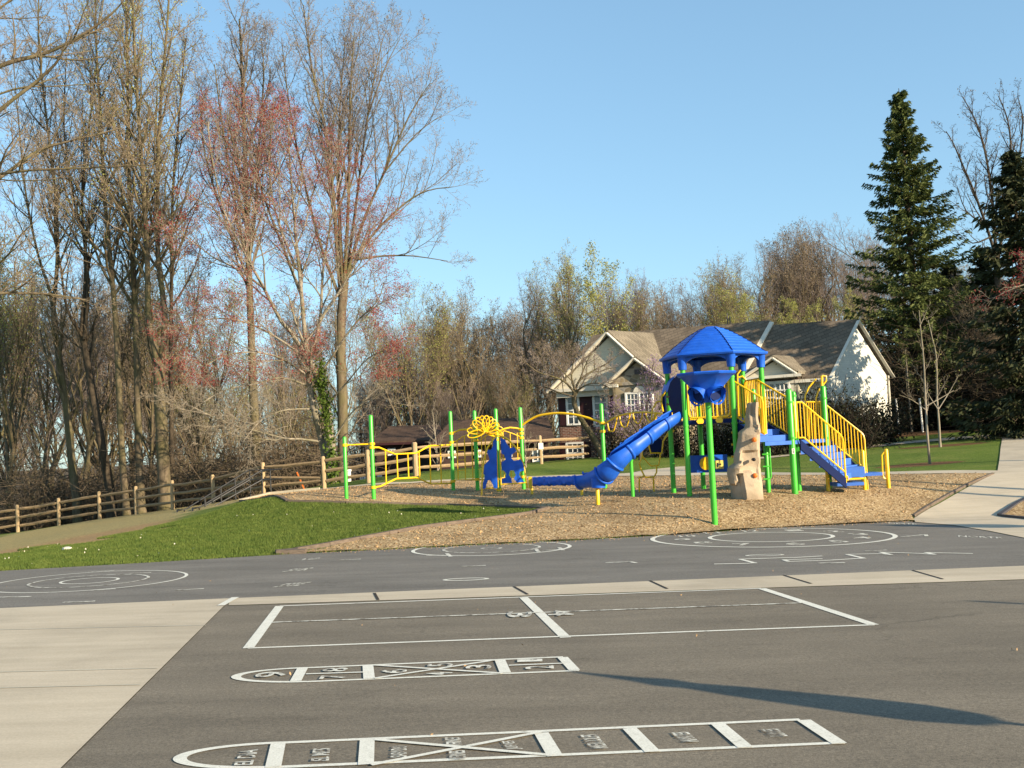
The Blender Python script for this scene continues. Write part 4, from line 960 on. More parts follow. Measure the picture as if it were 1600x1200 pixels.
# ================================================================ funnel ball post
fb = P(1116.5, 810, 22.1); fx, fy = fb[0], fb[1]
zt = P(1106, 583, 22.1)[2]; zb = P(1108, 629, 22.1)[2]
fn = empty('funnel_ball_game', (fx, fy, gz(fx, fy)), 'blue ball-toss funnel with exit holes on a green pole, standing alone in the wood chips', 'ball game')
MB().lathe((fx, fy, 0), [(.066, gz(fx, fy)-.2), (.066, zb+.05)], 16).build('pole', M['green'], fn, smooth=True)
def octring(r, z_, n=8, ph=math.radians(12)):
    return [(fx+r*math.cos(ph+2*math.pi*k/n), fy+r*math.sin(ph+2*math.pi*k/n), z_) for k in range(n)]
prof = [(.66, zt-.035), (.685, zt-.01), (.67, zt+.01), (.61, zt), (.59, zt-.05), (.30, zb+.30), (.12, zb+.12)]
outer = [(.66, zt-.035), (.60, zt-.06), (.33, zb+.28), (.20, zb)]
m = MB(); V = []
for r, z_ in [(.20, zb), (.30, zb+.26), (.60, zt-.07), (.66, zt-.05), (.685, zt-.015), (.66, zt+.01), (.62, zt), (.57, zt-.06), (.28, zb+.28), (.05, zb+.15)]: V += octring(r, z_)
Fc = [(i*8+k, i*8+(k+1) % 8, (i+1)*8+(k+1) % 8, (i+1)*8+k) for i in range(9) for k in range(8)]+[tuple(range(8))[::-1]]
m.add(V, Fc); m.build('funnel', M['blue'], fn, smooth=True, sharp=30)
for a in (-62, 62+180-30, 120):   # flared exit hoods, a dark disc standing in for the shaded hole
    ar = math.radians(a if a != 62+150 else 212); dv = np.array([math.cos(ar), math.sin(ar), 0]); c0 = np.array([fx, fy, zb+.20])
    pts = [c0+dv*.06+[0, 0, .10], c0+dv*.17+[0, 0, .06], c0+dv*.27+[0, 0, .0], c0+dv*.34+[0, 0, -.05]]
    m = MB(); m.tube(pts, [.16, .185, .20, .215], 16, caps=False); m.tube([pts[3], pts[3]-dv*.03], [.215, .185], 16, caps=False); m.tube(pts[::-1], [.185, .17, .15, .12], 16, caps=False)
    m.tube([pts[1]+dv*.02, pts[1]+dv*.03], [.13, .13], 16)
    m.build('exit_chute', M['blue'], fn, smooth=True, sharp=50)
    q = pts[2]-dv*.02
    m = MB().tube([q, q+dv*.01], .165, 16); m.build('chute_shade_disc', M['navy'], fn)
# ================================================================ main house
HO = P(1296, 583, 50.0); HO2 = HO[:2]; az = math.radians(18)
HA = np.array([-math.cos(az), math.sin(az)])            # along the front, to the left
HB = np.array([math.sin(math.radians(47)), math.cos(math.radians(47))])   # along the end wall, going back
def H(px, py, s=0.0):
    v = ray(px, py); o = HO2+HB*s
    A_ = np.array([[v[0], -HA[0]], [v[1], -HA[1]]]); t, u = np.linalg.solve(A_, o); return np.array([v[0]*t, v[1]*t, CZ+v[2]*t])
def HV(px):   # distance along the end wall for a pixel column at eave height
    v = ray(px, 584); A_ = np.array([[v[0], -HB[0]], [v[1], -HB[1]]]); t, u = np.linalg.solve(A_, HO2); return u
D = HV(1385); DH = HV(1340)
house = empty('house', (HO[0]-8, HO[1]+6, gz(HO[0]-8, HO[1]+6)), 'large cream and brick house with brown roofs and white gable end behind the playground', 'house')
V3 = lambda p: np.array(p, float)
def panel(pts, th, name, m, parent, up=None, tip=None):
    pts = [V3(p) for p in pts]; nrm = np.cross(pts[1]-pts[0], pts[2]-pts[0]); nrm /= np.linalg.norm(nrm)
    if nrm[2] < 0 and abs(nrm[2]) > .05: nrm = -nrm
    return MB().prism(pts, nrm*-th).build(name, m, parent)
zb_ = -1.6
def wallq(px0, px1, ptop0, ptop1, s, m, name='wall', zbot=zb_, th=.2):
    a, b = H(px0, ptop0, s), H(px1, ptop1, s); back = np.array([*(HB*th), 0])
    return MB().prism([a, b, (b[0], b[1], zbot), (a[0], a[1], zbot)], back).build(name, m, house)
# ridge plane positions
apR = np.array([*(HO2+HB*DH), P(1340, 503, np.linalg.norm(0) or (HO2+HB*DH)[1])[2]])
eR, eB = HO.copy(), np.array([*(HO2+HB*D), P(1386, 584, (HO2+HB*D)[1])[2]])
# right wing: end wall
inn = np.array([*(-HB*0), 0]); off = np.array([*(HA*.0), 0])
ew = [V3((eR[0], eR[1], zb_)), eR+[0, 0, -.05], apR+[0, 0, -.12], eB+[0, 0, -.05], V3((eB[0], eB[1], zb_))]
MB().prism(ew, (*(HA*.2), 0)).build('wall', M['siding_white'], house)
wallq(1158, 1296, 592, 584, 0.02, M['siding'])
rl = H(1196, 512.5, DH); el = H(1155, 592, 0)
ov = np.array([*(-HA*.14), 0]); ovf = np.array([*(-HB*.35), -.28])
MB().prism([el+ovf, eR+ovf+ov, apR+ov, rl], (0, 0, .14)).build('roof', M['roof'], house)
MB().prism([rl, apR+ov, eB-ovf*[1, 1, -1]+ov, rl+(eB-apR)], (0, 0, .14)).build('roof', M['roof'], house)
m = MB(); m.bar(eR+ovf+ov*1.05+[0, 0, .05], apR+ov*1.05+[0, 0, .05], .06, .26, (*HA, 0)); m.build('rake_board', M['trim'], house)
m = MB(); m.bar(apR+ov*1.05+[0, 0, .05], eB-ovf*[1, 1, -1]+ov*1.05+[0, 0, .05], .06, .26, (*HA, 0)); m.build('rake_board', M['trim'], house)
m = MB(); m.bar(el+ovf*1.05+[0, 0, -.02], eR+ovf*1.05+ov+[0, 0, -.02], .12, .16); m.build('gutter', M['trim'], house)
m = MB(); q = eB+[0, 0, -.1]; m.tube([q-[*(HA*.08), 0], (q[0]-HA[0]*.08, q[1]-HA[1]*.08, zb_)], .05, 6); m.build('downspout', M['trim'], house)
# main block
mr = H(1203, 504.5, DH); mle = H(928, 527, DH); mer = H(1150, 600, -.4); mel = H(869, 603, -.4)
mroof = [mel, mer, mr, mle]
MB().prism([mel, mer, mr, mle], (0, 0, .14)).build('roof', M['roof'], house)
bk = np.array([*(HB*DH*1.1), 0]); MB().prism([mle, mr, mr+bk-[0, 0, 2.6], mle+bk-[0, 0, 2.6]], (0, 0, .14)).build('roof', M['roof'], house)
m = MB(); m.bar(mer-[*(HA*.1), 0], mr-[*(HA*.1), 0]+[0, 0, .02], .10, .22, (*HA, 0)); m.build('rake_board', M['trim'], house)
MB().prism([mer+[*(HA*.15), 0], mr+[*(HA*.15), -.1], mr+bk*.98+[*(HA*.15), -2.7]], (*(HA*.15), 0)).build('wall', M['siding'], house)
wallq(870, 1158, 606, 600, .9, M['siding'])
# roof vents
for px in (1137, 1141):
    q = H(px, 507.5, DH); MB().tube([q-[0, 0, .3], q+[0, 0, .62 if px < 1140 else .45]], .035, 6).build('vent_pipe', M['trim' if 0 else 'rubber'], house)
# gable builder: front plane s, apex px, eave left/right px
def gable(apx, el_, er_, s, sback, mw, mroof_, wall_bottom=None, name='gable', back_px=None):
    a, l, r = H(*apx, s), H(*el_, s), H(*er_, s); bo = np.array([*(HB*.18), 0])
    MB().prism([l+[0, 0, -.02], r+[0, 0, -.02], a+[0, 0, -.10]], bo).build(name, mw, house)
    fr_ = -np.array([*(HB*.3), 0]); bv = np.array([*(HB*sback), 0])
    for e in (l, r):
        x = (e-a)*.06; MB().prism([a+fr_, e+fr_+x, e+bv+x, a+bv], (0, 0, .13)).build('roof', mroof_, house)
        m = MB(); m.bar(a+fr_*1.1+[0, 0, -.02], e+fr_*1.1+x+[0, 0, -.02], .07, .24, (*HB, 0)); m.build('rake_board', M['trim'], house)
    return a, l, r
gable((955, 520), (867, 608), (1046, 603), -.9, 4.3, M['siding'], M['roof2'])
wallq(871, 960, 607, 605, -.75, M['brick']); m = MB(); a, b = H(866, 611, -1.05), H(962, 606.5, -1.05); m.bar(a, b, .5, .16); m.build('gutter', M['trim'], house)
m = MB(); a, b = H(870, 617, -.92), H(958, 612, -.92); m.bar(a, b, .25, .34); m.build('frieze_board', M['trim'], house)
# end wall of the left block
a = H(871, 607, -.75); MB().prism([a, a+[*(HB*5), 0], (a[0]+HB[0]*5, a[1]+HB[1]*5, zb_), (a[0], a[1], zb_)], (*(-HA*.2), 0)).build('wall', M['brick'], house)
gable((998, 560), (951, 603), (1050, 597), -1.6, 2.6, M['stone'], M['roof2'])
wallq(957, 1050, 604, 597, -1.5, M['stone'])
a = H(957, 604, -1.5); MB().prism([a, a+[*(HB*1.2), 0], (a[0]+HB[0]*1.2, a[1]+HB[1]*1.2, zb_), (a[0], a[1], zb_)], (*(-HA*.15), 0)).build('wall', M['stone'], house)
a = H(1050, 597, -1.5); MB().prism([a, a+[*(HB*1.8), 0], (a[0]+HB[0]*1.8, a[1]+HB[1]*1.8, zb_), (a[0], a[1], zb_)], (*(HA*.15), 0)).build('wall', M['stone'], house)
m = MB(); a, b = H(949, 603.5, -1.85), H(965, 602.5, -1.85); m.bar(a, b, .35, .16); m.build('gutter', M['trim'], house)
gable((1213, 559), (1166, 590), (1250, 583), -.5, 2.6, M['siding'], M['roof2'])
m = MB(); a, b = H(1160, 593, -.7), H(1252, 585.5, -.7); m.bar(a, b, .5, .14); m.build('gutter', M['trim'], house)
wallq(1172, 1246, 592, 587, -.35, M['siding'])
a = H(1246, 587, -.35); MB().prism([a, a+[*(HB*.4), 0], (a[0]+HB[0]*.4, a[1]+HB[1]*.4, zb_), (a[0], a[1], zb_)], (*(HA*.1), 0)).build('wall', M['siding'], house)
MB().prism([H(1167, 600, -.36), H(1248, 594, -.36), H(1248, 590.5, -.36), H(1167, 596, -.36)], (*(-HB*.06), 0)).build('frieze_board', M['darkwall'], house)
# windows
def window(x0, x1, y0, y1, s, nx_=2, ny_=4, sh=None, arch=False):
    c = [H(x0, y0, s), H(x1, y0-(x1-x0)*.04, s), H(x1, y1-(x1-x0)*.04, s), H(x0, y1, s)]
    W, Hh = np.linalg.norm(c[1]-c[0]), c[0][2]-c[3][2]; ex = (c[1]-c[0])/W; ez = np.array([0, 0, 1.]); ey = np.array([*(-HB), 0]); o = c[3]
    def bx(u0, u1, v0, v1, d0, d1): return [o+ex*u0+ez*v0+ey*d0, o+ex*u1+ez*v0+ey*d0, o+ex*u1+ez*v1+ey*d0, o+ex*u0+ez*v1+ey*d0], ey*(d1-d0)
    f = MB(); t = .09
    for r_ in ((-t, 0, -t, Hh+t), (W, W+t, -t, Hh+t), (0, W, -t, 0), (0, W, Hh, Hh+t)): f.prism(*bx(*r_, 0, .07))
    w_ = f.build('window', M['white'], house)
    g_ = MB(); g_.prism(*bx(0, W, 0, Hh, .008, .02)); g_.build('pane', M['glass'], w_)
    g_ = MB()
    for i in range(1, nx_): u = W*i/nx_; g_.prism(*bx(u-.018, u+.018, 0, Hh, .022, .04))
    for i in range(1, ny_): v = Hh*i/ny_; k = .035 if i*2 == ny_ else .018; g_.prism(*bx(0, W, v-k, v+k, .041, .055))
    g_.build('window_bars', M['white'], w_)
    if arch:
        g_ = MB(); pts = [o+ex*(W*.5+.33*math.cos(a))+ez*(Hh+t+.36*math.sin(a))+ey*.002 for a in np.linspace(0, math.pi, 14)]; g_.prism(pts, ey*.06); g_.build('window_arch', M['trim'], w_)
    if sh:
        for side in sh:
            u0 = -t-.36 if side < 0 else W+t+.02; g_ = MB(); g_.prism(*bx(u0, u0+.34, -t, Hh+t, .002, .05)); g_.build('shutter', M['shutter'], house)
window(889.5, 905, 620.5, 662, -.77, sh=(-1, 1)); window(931.5, 950, 618.5, 664, -.77, sh=(-1, 1))
window(889, 911, 694, 722, -.77, nx_=3, sh=(-1, 1)); window(938, 954, 693, 719, -.77)
window(982, 998.5, 616, 650, -1.52, nx_=3, ny_=4, arch=False); window(1002, 1020, 615, 649.5, -1.52, nx_=3, ny_=4)
q = H(1000, 613.5, -1.52); ey = np.array([*(-HB), 0]); ex = np.array([*(-HA), 0]); m = MB(); m.prism([q+ex*.30*math.cos(a)+np.array([0, 0, .34*math.sin(a)])+ey*.01 for a in np.linspace(0, math.pi, 14)], ey*.06); m.build('window_arch', M['trim'], house)
q = H(997, 581, -1.62); m = MB(); m.prism([q+ex*i+np.array([0, 0, j]) for i, j in ((-.17, -.12), (.17, -.12), (.17, .12), (-.17, .12))], ey*.03); m.build('gable_vent', M['rubber'], house)
window(1197, 1211, 599.5, 620, -.37, nx_=2, ny_=2); window(1214, 1233, 598.5, 621, -.37, nx_=3, ny_=2)
# ================================================================ low neighbouring houses
def low_house(px0, px1, ridge_y, eave_y, d, label, hip0=18, hip1=0, slope=-.03, base=-2, wins=(), depth=5, m_wall='darkwall'):
    a, b = P(px0, eave_y, d), P(px1, eave_y+slope*(px1-px0)-.0*(px1-px0), d-.0)
    root = empty('house', ((a[0]+b[0])/2, d+depth/2, gz((a[0]+b[0])/2, d+depth/2)), label, 'house')
    ra = P(px0+hip0, ridge_y, d+depth/2); rb_ = P(px1-hip1, ridge_y+slope*(px1-px0-hip0), d+depth/2)
    oh = np.array([0, -.4, -.12]); MB().prism([a+oh+[-.3, 0, 0], b+oh+[.3, 0, 0], rb_, ra], (0, 0, .12)).build('roof', M['roof_low'], root)
    bk_ = np.array([0, depth, 0]); MB().prism([ra, rb_, b+bk_, a+bk_], (0, 0, .12)).build('roof', M['roof_low'], root)
    if hip0: MB().prism([a+oh+[-.3, 0, 0], ra, a+bk_], (0, 0, .12)).build('roof', M['roof_low'], root)
    MB().prism([a+[0, 0, -.05], b+[0, 0, -.05], (b[0], b[1], base), (a[0], a[1], base)], (0, depth, 0)).build('wall', M[m_wall], root)
    MB().bar(a+oh*[0, 1.05, 1]+[-.3, 0, -.02], b+oh*[0, 1.05, 1]+[.3, 0, -.02], .1, .12).build('gutter', M['shutter'], root)
    for x0, x1, y0, y1 in wins:
        p0, p1 = P(x0, y1, d-.04), P(x1, y0, d-.04); w_ = MB().box(((p0[0]+p1[0])/2, d-.04, (p0[2]+p1[2])/2), (p1[0]-p0[0], .06, p1[2]-p0[2])).build('window', M['white'], root)
        MB().box(((p0[0]+p1[0])/2, d-.08, (p0[2]+p1[2])/2), (p1[0]-p0[0]-.18, .03, p1[2]-p0[2]-.18)).build('pane', M['glass'], w_)
        MB().box(((p0[0]+p1[0])/2, d-.10, (p0[2]+p1[2])/2), (.05, .02, p1[2]-p0[2]-.18)).build('window_bars', M['white'], w_)
    return root
low_house(588, 686, 669.5, 690, 53, 'low dark house with brown roof, seen through the climbing course, left one of two', 20, 0, -.035, wins=((563, 571, 742, 757), (590, 597, 742, 755), (606, 618, 700, 712)))
low_house(684, 856, 660, 691, 49, 'low dark house with brown roof between the climbing course and the brick gable', 22, 0, -.035, wins=((700, 712, 703, 716), (742, 753, 702, 715), (790, 800, 700, 714), (832, 848, 700, 722)))
# ================================================================ small things
q = G(1528, 664); m = MB().lathe((0, 0, 0), [(.13, 0), (.14, .02), (.12, .26), (.09, .30)], 10); m.build('lawn_marker', M['white'], None, True, label='small white object on the lawn edge far right, under the dark trees', cat='marker').location = [float(v) for v in q]
q = P(545, 756, 46); q[2] = gz(q[0], q[1]); hy = empty('hydrant', q, 'small white hydrant-like post beyond the fence, left of the short green posts', 'hydrant')
MB().lathe(q, [(.11, -.3), (.11, .45), (.14, .47), (.14, .52), (.10, .66), (.03, .70)], 12).build('body', M['white'], hy, smooth=True)
q = G(105, 860); mb = MB(); mb.lathe((0, 0, 0), [(.04, -.03), (.11, .01), (.10, .06), (.04, .08)], 7); mb.build('stone', M['trim'], None, True, label='pale lump on the bare earth patch at far left', cat='stone').location = [float(v) for v in q]
a, b = P(477, 768, 42), P(464, 738, 42.3); MB().bar(a, b, .045, .045, (0, 1, 0)).build('fallen_stick', M['orange'], label='orange-brown stick leaning against the fence near its dropped rail', cat='stick', origin=a)
# unseen parasol shape added to throw the long shadow across the near asphalt
tip = np.array(F2((868, 1049))); hh = 2.55; base = tip - np.array([-SUNDIR[0], -SUNDIR[1]])*hh/math.tan(ELEV)
um = empty('shadow_parasol', on(base), 'added parasol shape out of view at right, casting the long near shadow', 'shadow caster')
zg = plane(*base); MB().lathe((*base, 0), [(.25, zg), (.25, zg+.05), (.03, zg+.08), (.028, zg+hh*.99)], 12).build('pole', M['white'], um, smooth=True)
MB().lathe((*base, 0), [(.04, zg+1.50), (.15, zg+1.55), (.22, zg+1.66), (.21, zg+1.80), (.145, zg+2.08), (.09, zg+2.19), (.13, zg+2.26), (.07, zg+2.34), (.02, zg+2.52)], 14).build('canopy', M['navy'], um, smooth=True)
b2 = np.array(F2((1345, 821)))-np.array([-SUNDIR[0], -SUNDIR[1]])*hh/math.tan(ELEV); u2 = um.copy(); COL.objects.link(u2); u2.location = [float(q) for q in on(b2)]; u2.scale = (2.3, 2.3, 1.0); u2['label'] = 'added thicker parasol shape out of view, casting the shadow by the walkway'  # unseen second parasol, added and widened to thicken the walkway shadow
for c_ in um.children: k_ = c_.copy(); COL.objects.link(k_); k_.parent = u2
for o_ in (um, u2): o_['group'] = 'added shadow parasols out of view'
b4 = np.array(F2((1500, 940)))+SUNDIR[:2]*3.2/math.tan(ELEV); z4 = gz(*b4); lp = empty('shadow_pole', (*b4, z4), 'short grey post added out of view at right to cast a thin shadow', 'lamp post', 'added shadow poles out of view'); MB().lathe((*b4, 0), [(.10, z4-.1), (.08, z4+.4), (.04, z4+3.2)], 12).build('pole', M['rubber'], lp, smooth=True)  # unseen post added to draw a thin shadow across the asphalt
for px_, py_, hl, lab in ((1570, 764, 7.0, 'grey shadow pole added out of view right of the walkway, the farther of two'), (1585, 777, 5.5, 'grey shadow pole added out of view right of the walkway, the nearer of two')):  # unseen poles added to lay shadow streaks over walkway and wood chips
    b3 = G(px_, py_)[:2]+SUNDIR[:2]*10; z3 = gz(*b3); lp = empty('shadow_pole', (*b3, z3), lab, 'lamp post', 'added shadow poles out of view'); MB().lathe((*b3, 0), [(.14, z3-.1), (.14, z3+.3), (.10, z3+.35), (.07, z3+hl)], 12).build('pole', M['rubber'], lp, smooth=True); MB().box((b3[0], b3[1]+.4, z3+hl), (.3, .9, .12)).build('shadow_pole_head', M['rubber'], lp)
# low hedge and shrubs in front of the house, twiggy
def scatter_leaves(cen, n, size, rng, elong=1.0, flat=0, drop=None):
    """random small quads around the given centre points"""
    c = cen[rng.integers(0, len(cen), n)] if len(cen) != n else cen
    u = rng.normal(size=(n, 3)); u /= np.linalg.norm(u, axis=1)[:, None]; v = rng.normal(size=(n, 3)); v -= u*np.sum(u*v, 1)[:, None]; v /= np.linalg.norm(v, axis=1)[:, None]
    s = size*rng.uniform(.6, 1.4, n)[:, None]; a = u*s*elong; b = v*s
    V = np.stack([c-a*.5, c+b*.4, c+a*.5, c-b*.4], 1).reshape(-1, 3); return V, np.arange(4*n).reshape(-1, 4)
# ================================================================ trees
def tubes(polys, radii, ns):
    """polys: (B,N,3), radii (B,N) -> verts, quads"""
    B, N, _ = polys.shape; t = np.gradient(polys, axis=1); t /= np.linalg.norm(t, axis=2, keepdims=True)+1e-9
    ch = polys[:, -1]-polys[:, 0]; ch /= np.linalg.norm(ch, axis=1, keepdims=True)+1e-9
    h = np.where(np.abs(ch[:, 2:3]) < .9, np.array([[0, 0, 1.]]), np.array([[1., 0, 0]])); u = np.cross(t, h[:, None]); u /= np.linalg.norm(u, axis=2, keepdims=True)+1e-9; v = np.cross(t, u)
    an = np.arange(ns)*2*math.pi/ns; R = radii[:, :, None, None]
    V = polys[:, :, None]+R*(u[:, :, None]*np.cos(an)[None, None, :, None]+v[:, :, None]*np.sin(an)[None, None, :, None])
    ix = np.arange(B*N*ns).reshape(B, N, ns); nx_ = np.roll(ix, -1, 2)
    Fq = np.stack([ix[:, :-1], nx_[:, :-1], nx_[:, 1:], ix[:, 1:]], -1).reshape(-1, 4); return V.reshape(-1, 3), Fq
class Tree:
    def __init__(s, seed, **k):
        s.rng = np.random.default_rng(seed); s.limbs = {}; s.tw = []; s.k = dict(levels=4, counts=(10, 6, 5, 4), ratio=(.55, .5, .5, .5), ang=(45, 45, 45, 50), up=(.25, .2, .12, .05), wig=.10, minr=.006, t0=.25, gap=.6, rr=.62, npt=(7, 6, 5, 4, 4), tipr=.35); s.k.update(k)
    def store(s, lv, pts, r):
        s.limbs.setdefault((min(lv, 4), len(pts)), []).append((pts, r))
    def path(s, p, d, L, n, up, wig):
        pts = [p]; st = L/(n-1)
        for i in range(n-1):
            d = d + s.rng.normal(size=3)*wig; d[2] += up; d = d/np.linalg.norm(d); p = p+d*st; pts.append(p)
        return np.array(pts)
    def grow(s, pts, r, lv, spread=None):
        k = s.k; s.store(lv, pts, r)
        if lv >= k['levels']: s.tw.append(pts); return
        seg = np.linalg.norm(np.diff(pts, axis=0), axis=1); cum = np.r_[0, np.cumsum(seg)]; L = cum[-1]
        n = k['counts'][lv]; n = max(1, int(round(n*s.rng.uniform(.8, 1.2)))); t0 = k['t0'] if lv == 0 else .15
        th0 = s.rng.uniform(0, 6.28)
        for i in range(n):
            t = t0+(1-t0)*((i+s.rng.uniform(.1, .9))/n); l = t*L; j = min(np.searchsorted(cum, l)-1, len(pts)-2); j = max(j, 0); f = (l-cum[j])/max(seg[j], 1e-6)
            p = pts[j]+(pts[j+1]-pts[j])*f; rl = r[j]+(r[j+1]-r[j])*f; d = (pts[j+1]-pts[j])/seg[j]
            a = math.radians(k['ang'][lv]*s.rng.uniform(.7, 1.3)); th = th0+i*2.4+s.rng.uniform(-.5, .5)
            h = np.array([0, 0, 1.]) if abs(d[2]) < .9 else np.array([1., 0, 0]); u = np.cross(d, h); u /= np.linalg.norm(u); v = np.cross(d, u)
            nd = d*math.cos(a)+(u*math.cos(th)+v*math.sin(th))*math.sin(a); nd[2] += k['up'][lv]; nd /= np.linalg.norm(nd)
            ln = L*k['ratio'][lv]*(1-.55*max(0, (t-t0)/(1-t0+1e-6))*(1 if lv == 0 else .8))*s.rng.uniform(.7, 1.25)
            r0 = max(min(rl*k['rr'], ln*.022+.004), k['minr']); N = k['npt'][min(lv+1, 4)]
            s.grow(s.path(p, nd, ln, N, k['up'][lv]*.35, k['wig']), np.linspace(r0, max(r0*k['tipr'], k['minr']*.7), N), lv+1)
    def trunk(s, pts, r0, r1, n=None):
        pts = np.array(pts, float)
        if n is not None or len(pts) < 5: pts = catmull(list(pts), 3)
        return pts, np.linspace(r0, r1, len(pts))
    def mesh(s, which):
        V, Fq, o = [], [], 0
        for (lv, n), L in s.limbs.items():
            if (which == 'trunk') != (lv <= 1): continue
            ns = {0: 9, 1: 6, 2: 4, 3: 3, 4: 3}[lv]; v, f = tubes(np.array([a for a, _ in L]), np.array([b for _, b in L]), ns); V.append(v); Fq.append(f+o); o += len(v)
        return (np.concatenate(V), np.concatenate(Fq)) if V else (np.zeros((0, 3)), np.zeros((0, 4), int))
    def buds(s, n, size, zmin=None, zmax=None, elong=1.3):
        tw = np.array([t[-1] for t in s.tw]+[t[len(t)//2] for t in s.tw])
        if zmin is not None: tw = tw[tw[:, 2] > zmin]
        if len(tw) == 0: return np.zeros((0, 3)), np.zeros((0, 4), int)
        c = tw[s.rng.integers(0, len(tw), n)]+s.rng.normal(size=(n, 3))*size*1.8; return scatter_leaves(c, n, size, s.rng, elong)
def finish(t, name, loc, label, cat, bark_, twig_, bud=None, nb=0, bs=.05, group=None, zmin=None):
    root = empty(name, loc, label, cat, group); root_l = np.array(loc, float)
    V, Fq = t.mesh('trunk'); o = link_mesh('trunk', raw_mesh('trunk', V-root_l, Fq, M[bark_], True, None), root)
    V, Fq = t.mesh('crown'); mats = [M[twig_]]; mi = np.zeros(len(Fq), int)
    if bud:
        V2, F3 = t.buds(nb, bs, zmin); Fq = np.r_[Fq, F3+len(V)]; V = np.r_[V, V2]; mats.append(M[bud]); mi = np.r_[mi, np.ones(len(F3), int)]
    link_mesh('crown', raw_mesh('crown', V-root_l, Fq, mats, False, None, mi), root); return root
def copy_tree(root, loc, rz, sc, label=None):
    r = root.copy(); COL.objects.link(r); r.location = [float(v) for v in loc]; r.rotation_euler = (0, 0, rz); r.scale = sc if hasattr(sc, '__len__') else (sc,)*3
    if label: r['label'] = label
    for c in root.children:
        k = c.copy(); COL.objects.link(k); k.parent = r
    return r
def pxl(pts, d, dd=0.0, seed=0):
    rg = np.random.default_rng(seed+abs(int(pts[0][0]))); n = len(pts); out = []
    for i, p in enumerate(pts):
        f = i/max(n-1, 1); out.append(P(p[0], p[1], d+dd*f+(rg.normal()*.15 if 0 < i < n-1 else 0)))
    return out
def px_tree(name, label, d, limbs, bark_, twig_, bud=None, nb=0, bs=.05, zmin=None, seed=1, cat='tree', group=None, **k):
    """limbs: (pixel points, width in px at base, at tip, depth drift, t0) - trunk and main limbs follow the photo, the rest is grown"""
    t = Tree(seed, **k); b = P(*limbs[0][0][0], d); loc = (b[0], b[1], gz(b[0], b[1]))
    for i, (pts, w0, w1, dd, t0) in enumerate(limbs):
        d0 = d if len(limbs[i]) < 6 else d
        pp = catmull(pxl(pts, d, dd, seed), 3)
        if i == 0: pp[0][2] = min(pp[0][2], loc[2])-.2
        sv = dict(t.k)
        if t0 is not None: t.k['t0'] = t0
        r = np.linspace(w0/2*d/1600, w1/2*d/1600, len(pp)); 
        if i == 0: r[0] *= 1.35
        L = np.sum(np.linalg.norm(np.diff(pp, axis=0), axis=1)); t.k['counts'] = (max(2, int(t.k['counts'][0]*L*(1-t.k['t0'])/10)),)+tuple(t.k['counts'][1:])
        # absolute length of side branches stays near bl metres
        t.k['ratio'] = (t.k.get('bl', 3.5)/L,)+tuple(t.k['ratio'][1:])
        t.grow(pp, r, 0); t.k = sv
    return finish(t, name, loc, label, cat, bark_, twig_, bud, nb, bs, group, zmin)
# --- the tall trees along the fence, trunks traced from the photo, left to right
tall = dict(levels=4, counts=(21, 7, 5, 4), ratio=(.3, .5, .5, .5), ang=(46, 44, 46, 50), up=(.36, .20, .10, .04), t0=.35, bl=3.9)
px_tree('tree', 'bare tree with a fork high up, second trunk from the left edge behind the fence', 52,
    [([(122, 800), (112, 720), (104, 640), (88, 530), (83, 480)], 13, 8, 0, .5), ([(83, 480), (90, 400), (86, 300), (72, 180), (60, 60), (62, -40)], 7, 1.5, 1, .1), ([(84, 470), (60, 400), (40, 300), (30, 200), (20, 90)], 5, 1.2, -1, .2), ([(104, 640), (125, 590), (128, 540)], 4, 1, 1, .3)], 'bark', 'twig', 'bud_tan', 3500, .05, seed=11, **tall)
px_tree('tree', 'dark leaning bare tree, forked half way up, behind the fence at left', 50,
    [([(176, 800), (168, 740), (158, 690), (146, 620), (132, 540), (126, 515)], 15, 9, 0, .8), ([(127, 518), (134, 430), (131, 370), (115, 310), (100, 200), (104, 90)], 7, 1.5, 1.5, .15), ([(128, 525), (104, 480), (92, 400), (70, 330), (50, 250)], 5, 1.3, -1.5, .2), ([(132, 530), (138, 440), (128, 330), (135, 230), (150, 110), (148, 20)], 6, 1.2, -.5, .2)], 'bark_dark', 'twig', None, seed=12, **tall)
px_tree('tree', 'slim straight bare tree with mossy trunk, left of the two parallel trunks behind the fence', 49,
    [([(198, 800), (190, 700), (182, 520), (172, 400), (163, 300), (156, 170), (150, 60), (149, -60)], 11, 2, 0, .38)], 'bark', 'twig', 'bud_green', 3500, .06, seed=13, **tall)
px_tree('tree', 'tall straight bare tree with mossy trunk, right of the two parallel trunks behind the fence', 50,
    [([(221, 800), (217, 700), (213, 520), (207, 400), (202, 300), (200, 150), (197, 0), (196, -60)], 13, 2, 0, .36)], 'bark', 'twig', 'bud_green', 4500, .06, seed=14, **tall)
px_tree('tree', 'thick pale-trunked tree splitting into a narrow V above head height, behind the fence', 48,
    [([(259, 800), (254, 700), (250, 620), (248, 570)], 20, 17, 0, .9), ([(249, 575), (233, 500), (230, 400), (225, 300), (214, 150), (208, 20), (207, -50)], 11, 2, -1, .2), ([(249, 575), (258, 500), (247, 400), (246, 300), (250, 180), (262, 30), (266, -50)], 11, 2, 1, .2)], 'bark', 'twig', 'bud_green', 5000, .06, seed=15, **tall)
px_tree('tree', 'slender bare tree just right of the narrow V tree behind the fence', 53,
    [([(272, 800), (268, 700), (267, 560), (268, 440), (270, 300), (280, 180), (290, 60)], 9, 2, 0, .4)], 'bark_dark', 'twig', 'bud_tan', 3000, .06, seed=16, **tall)
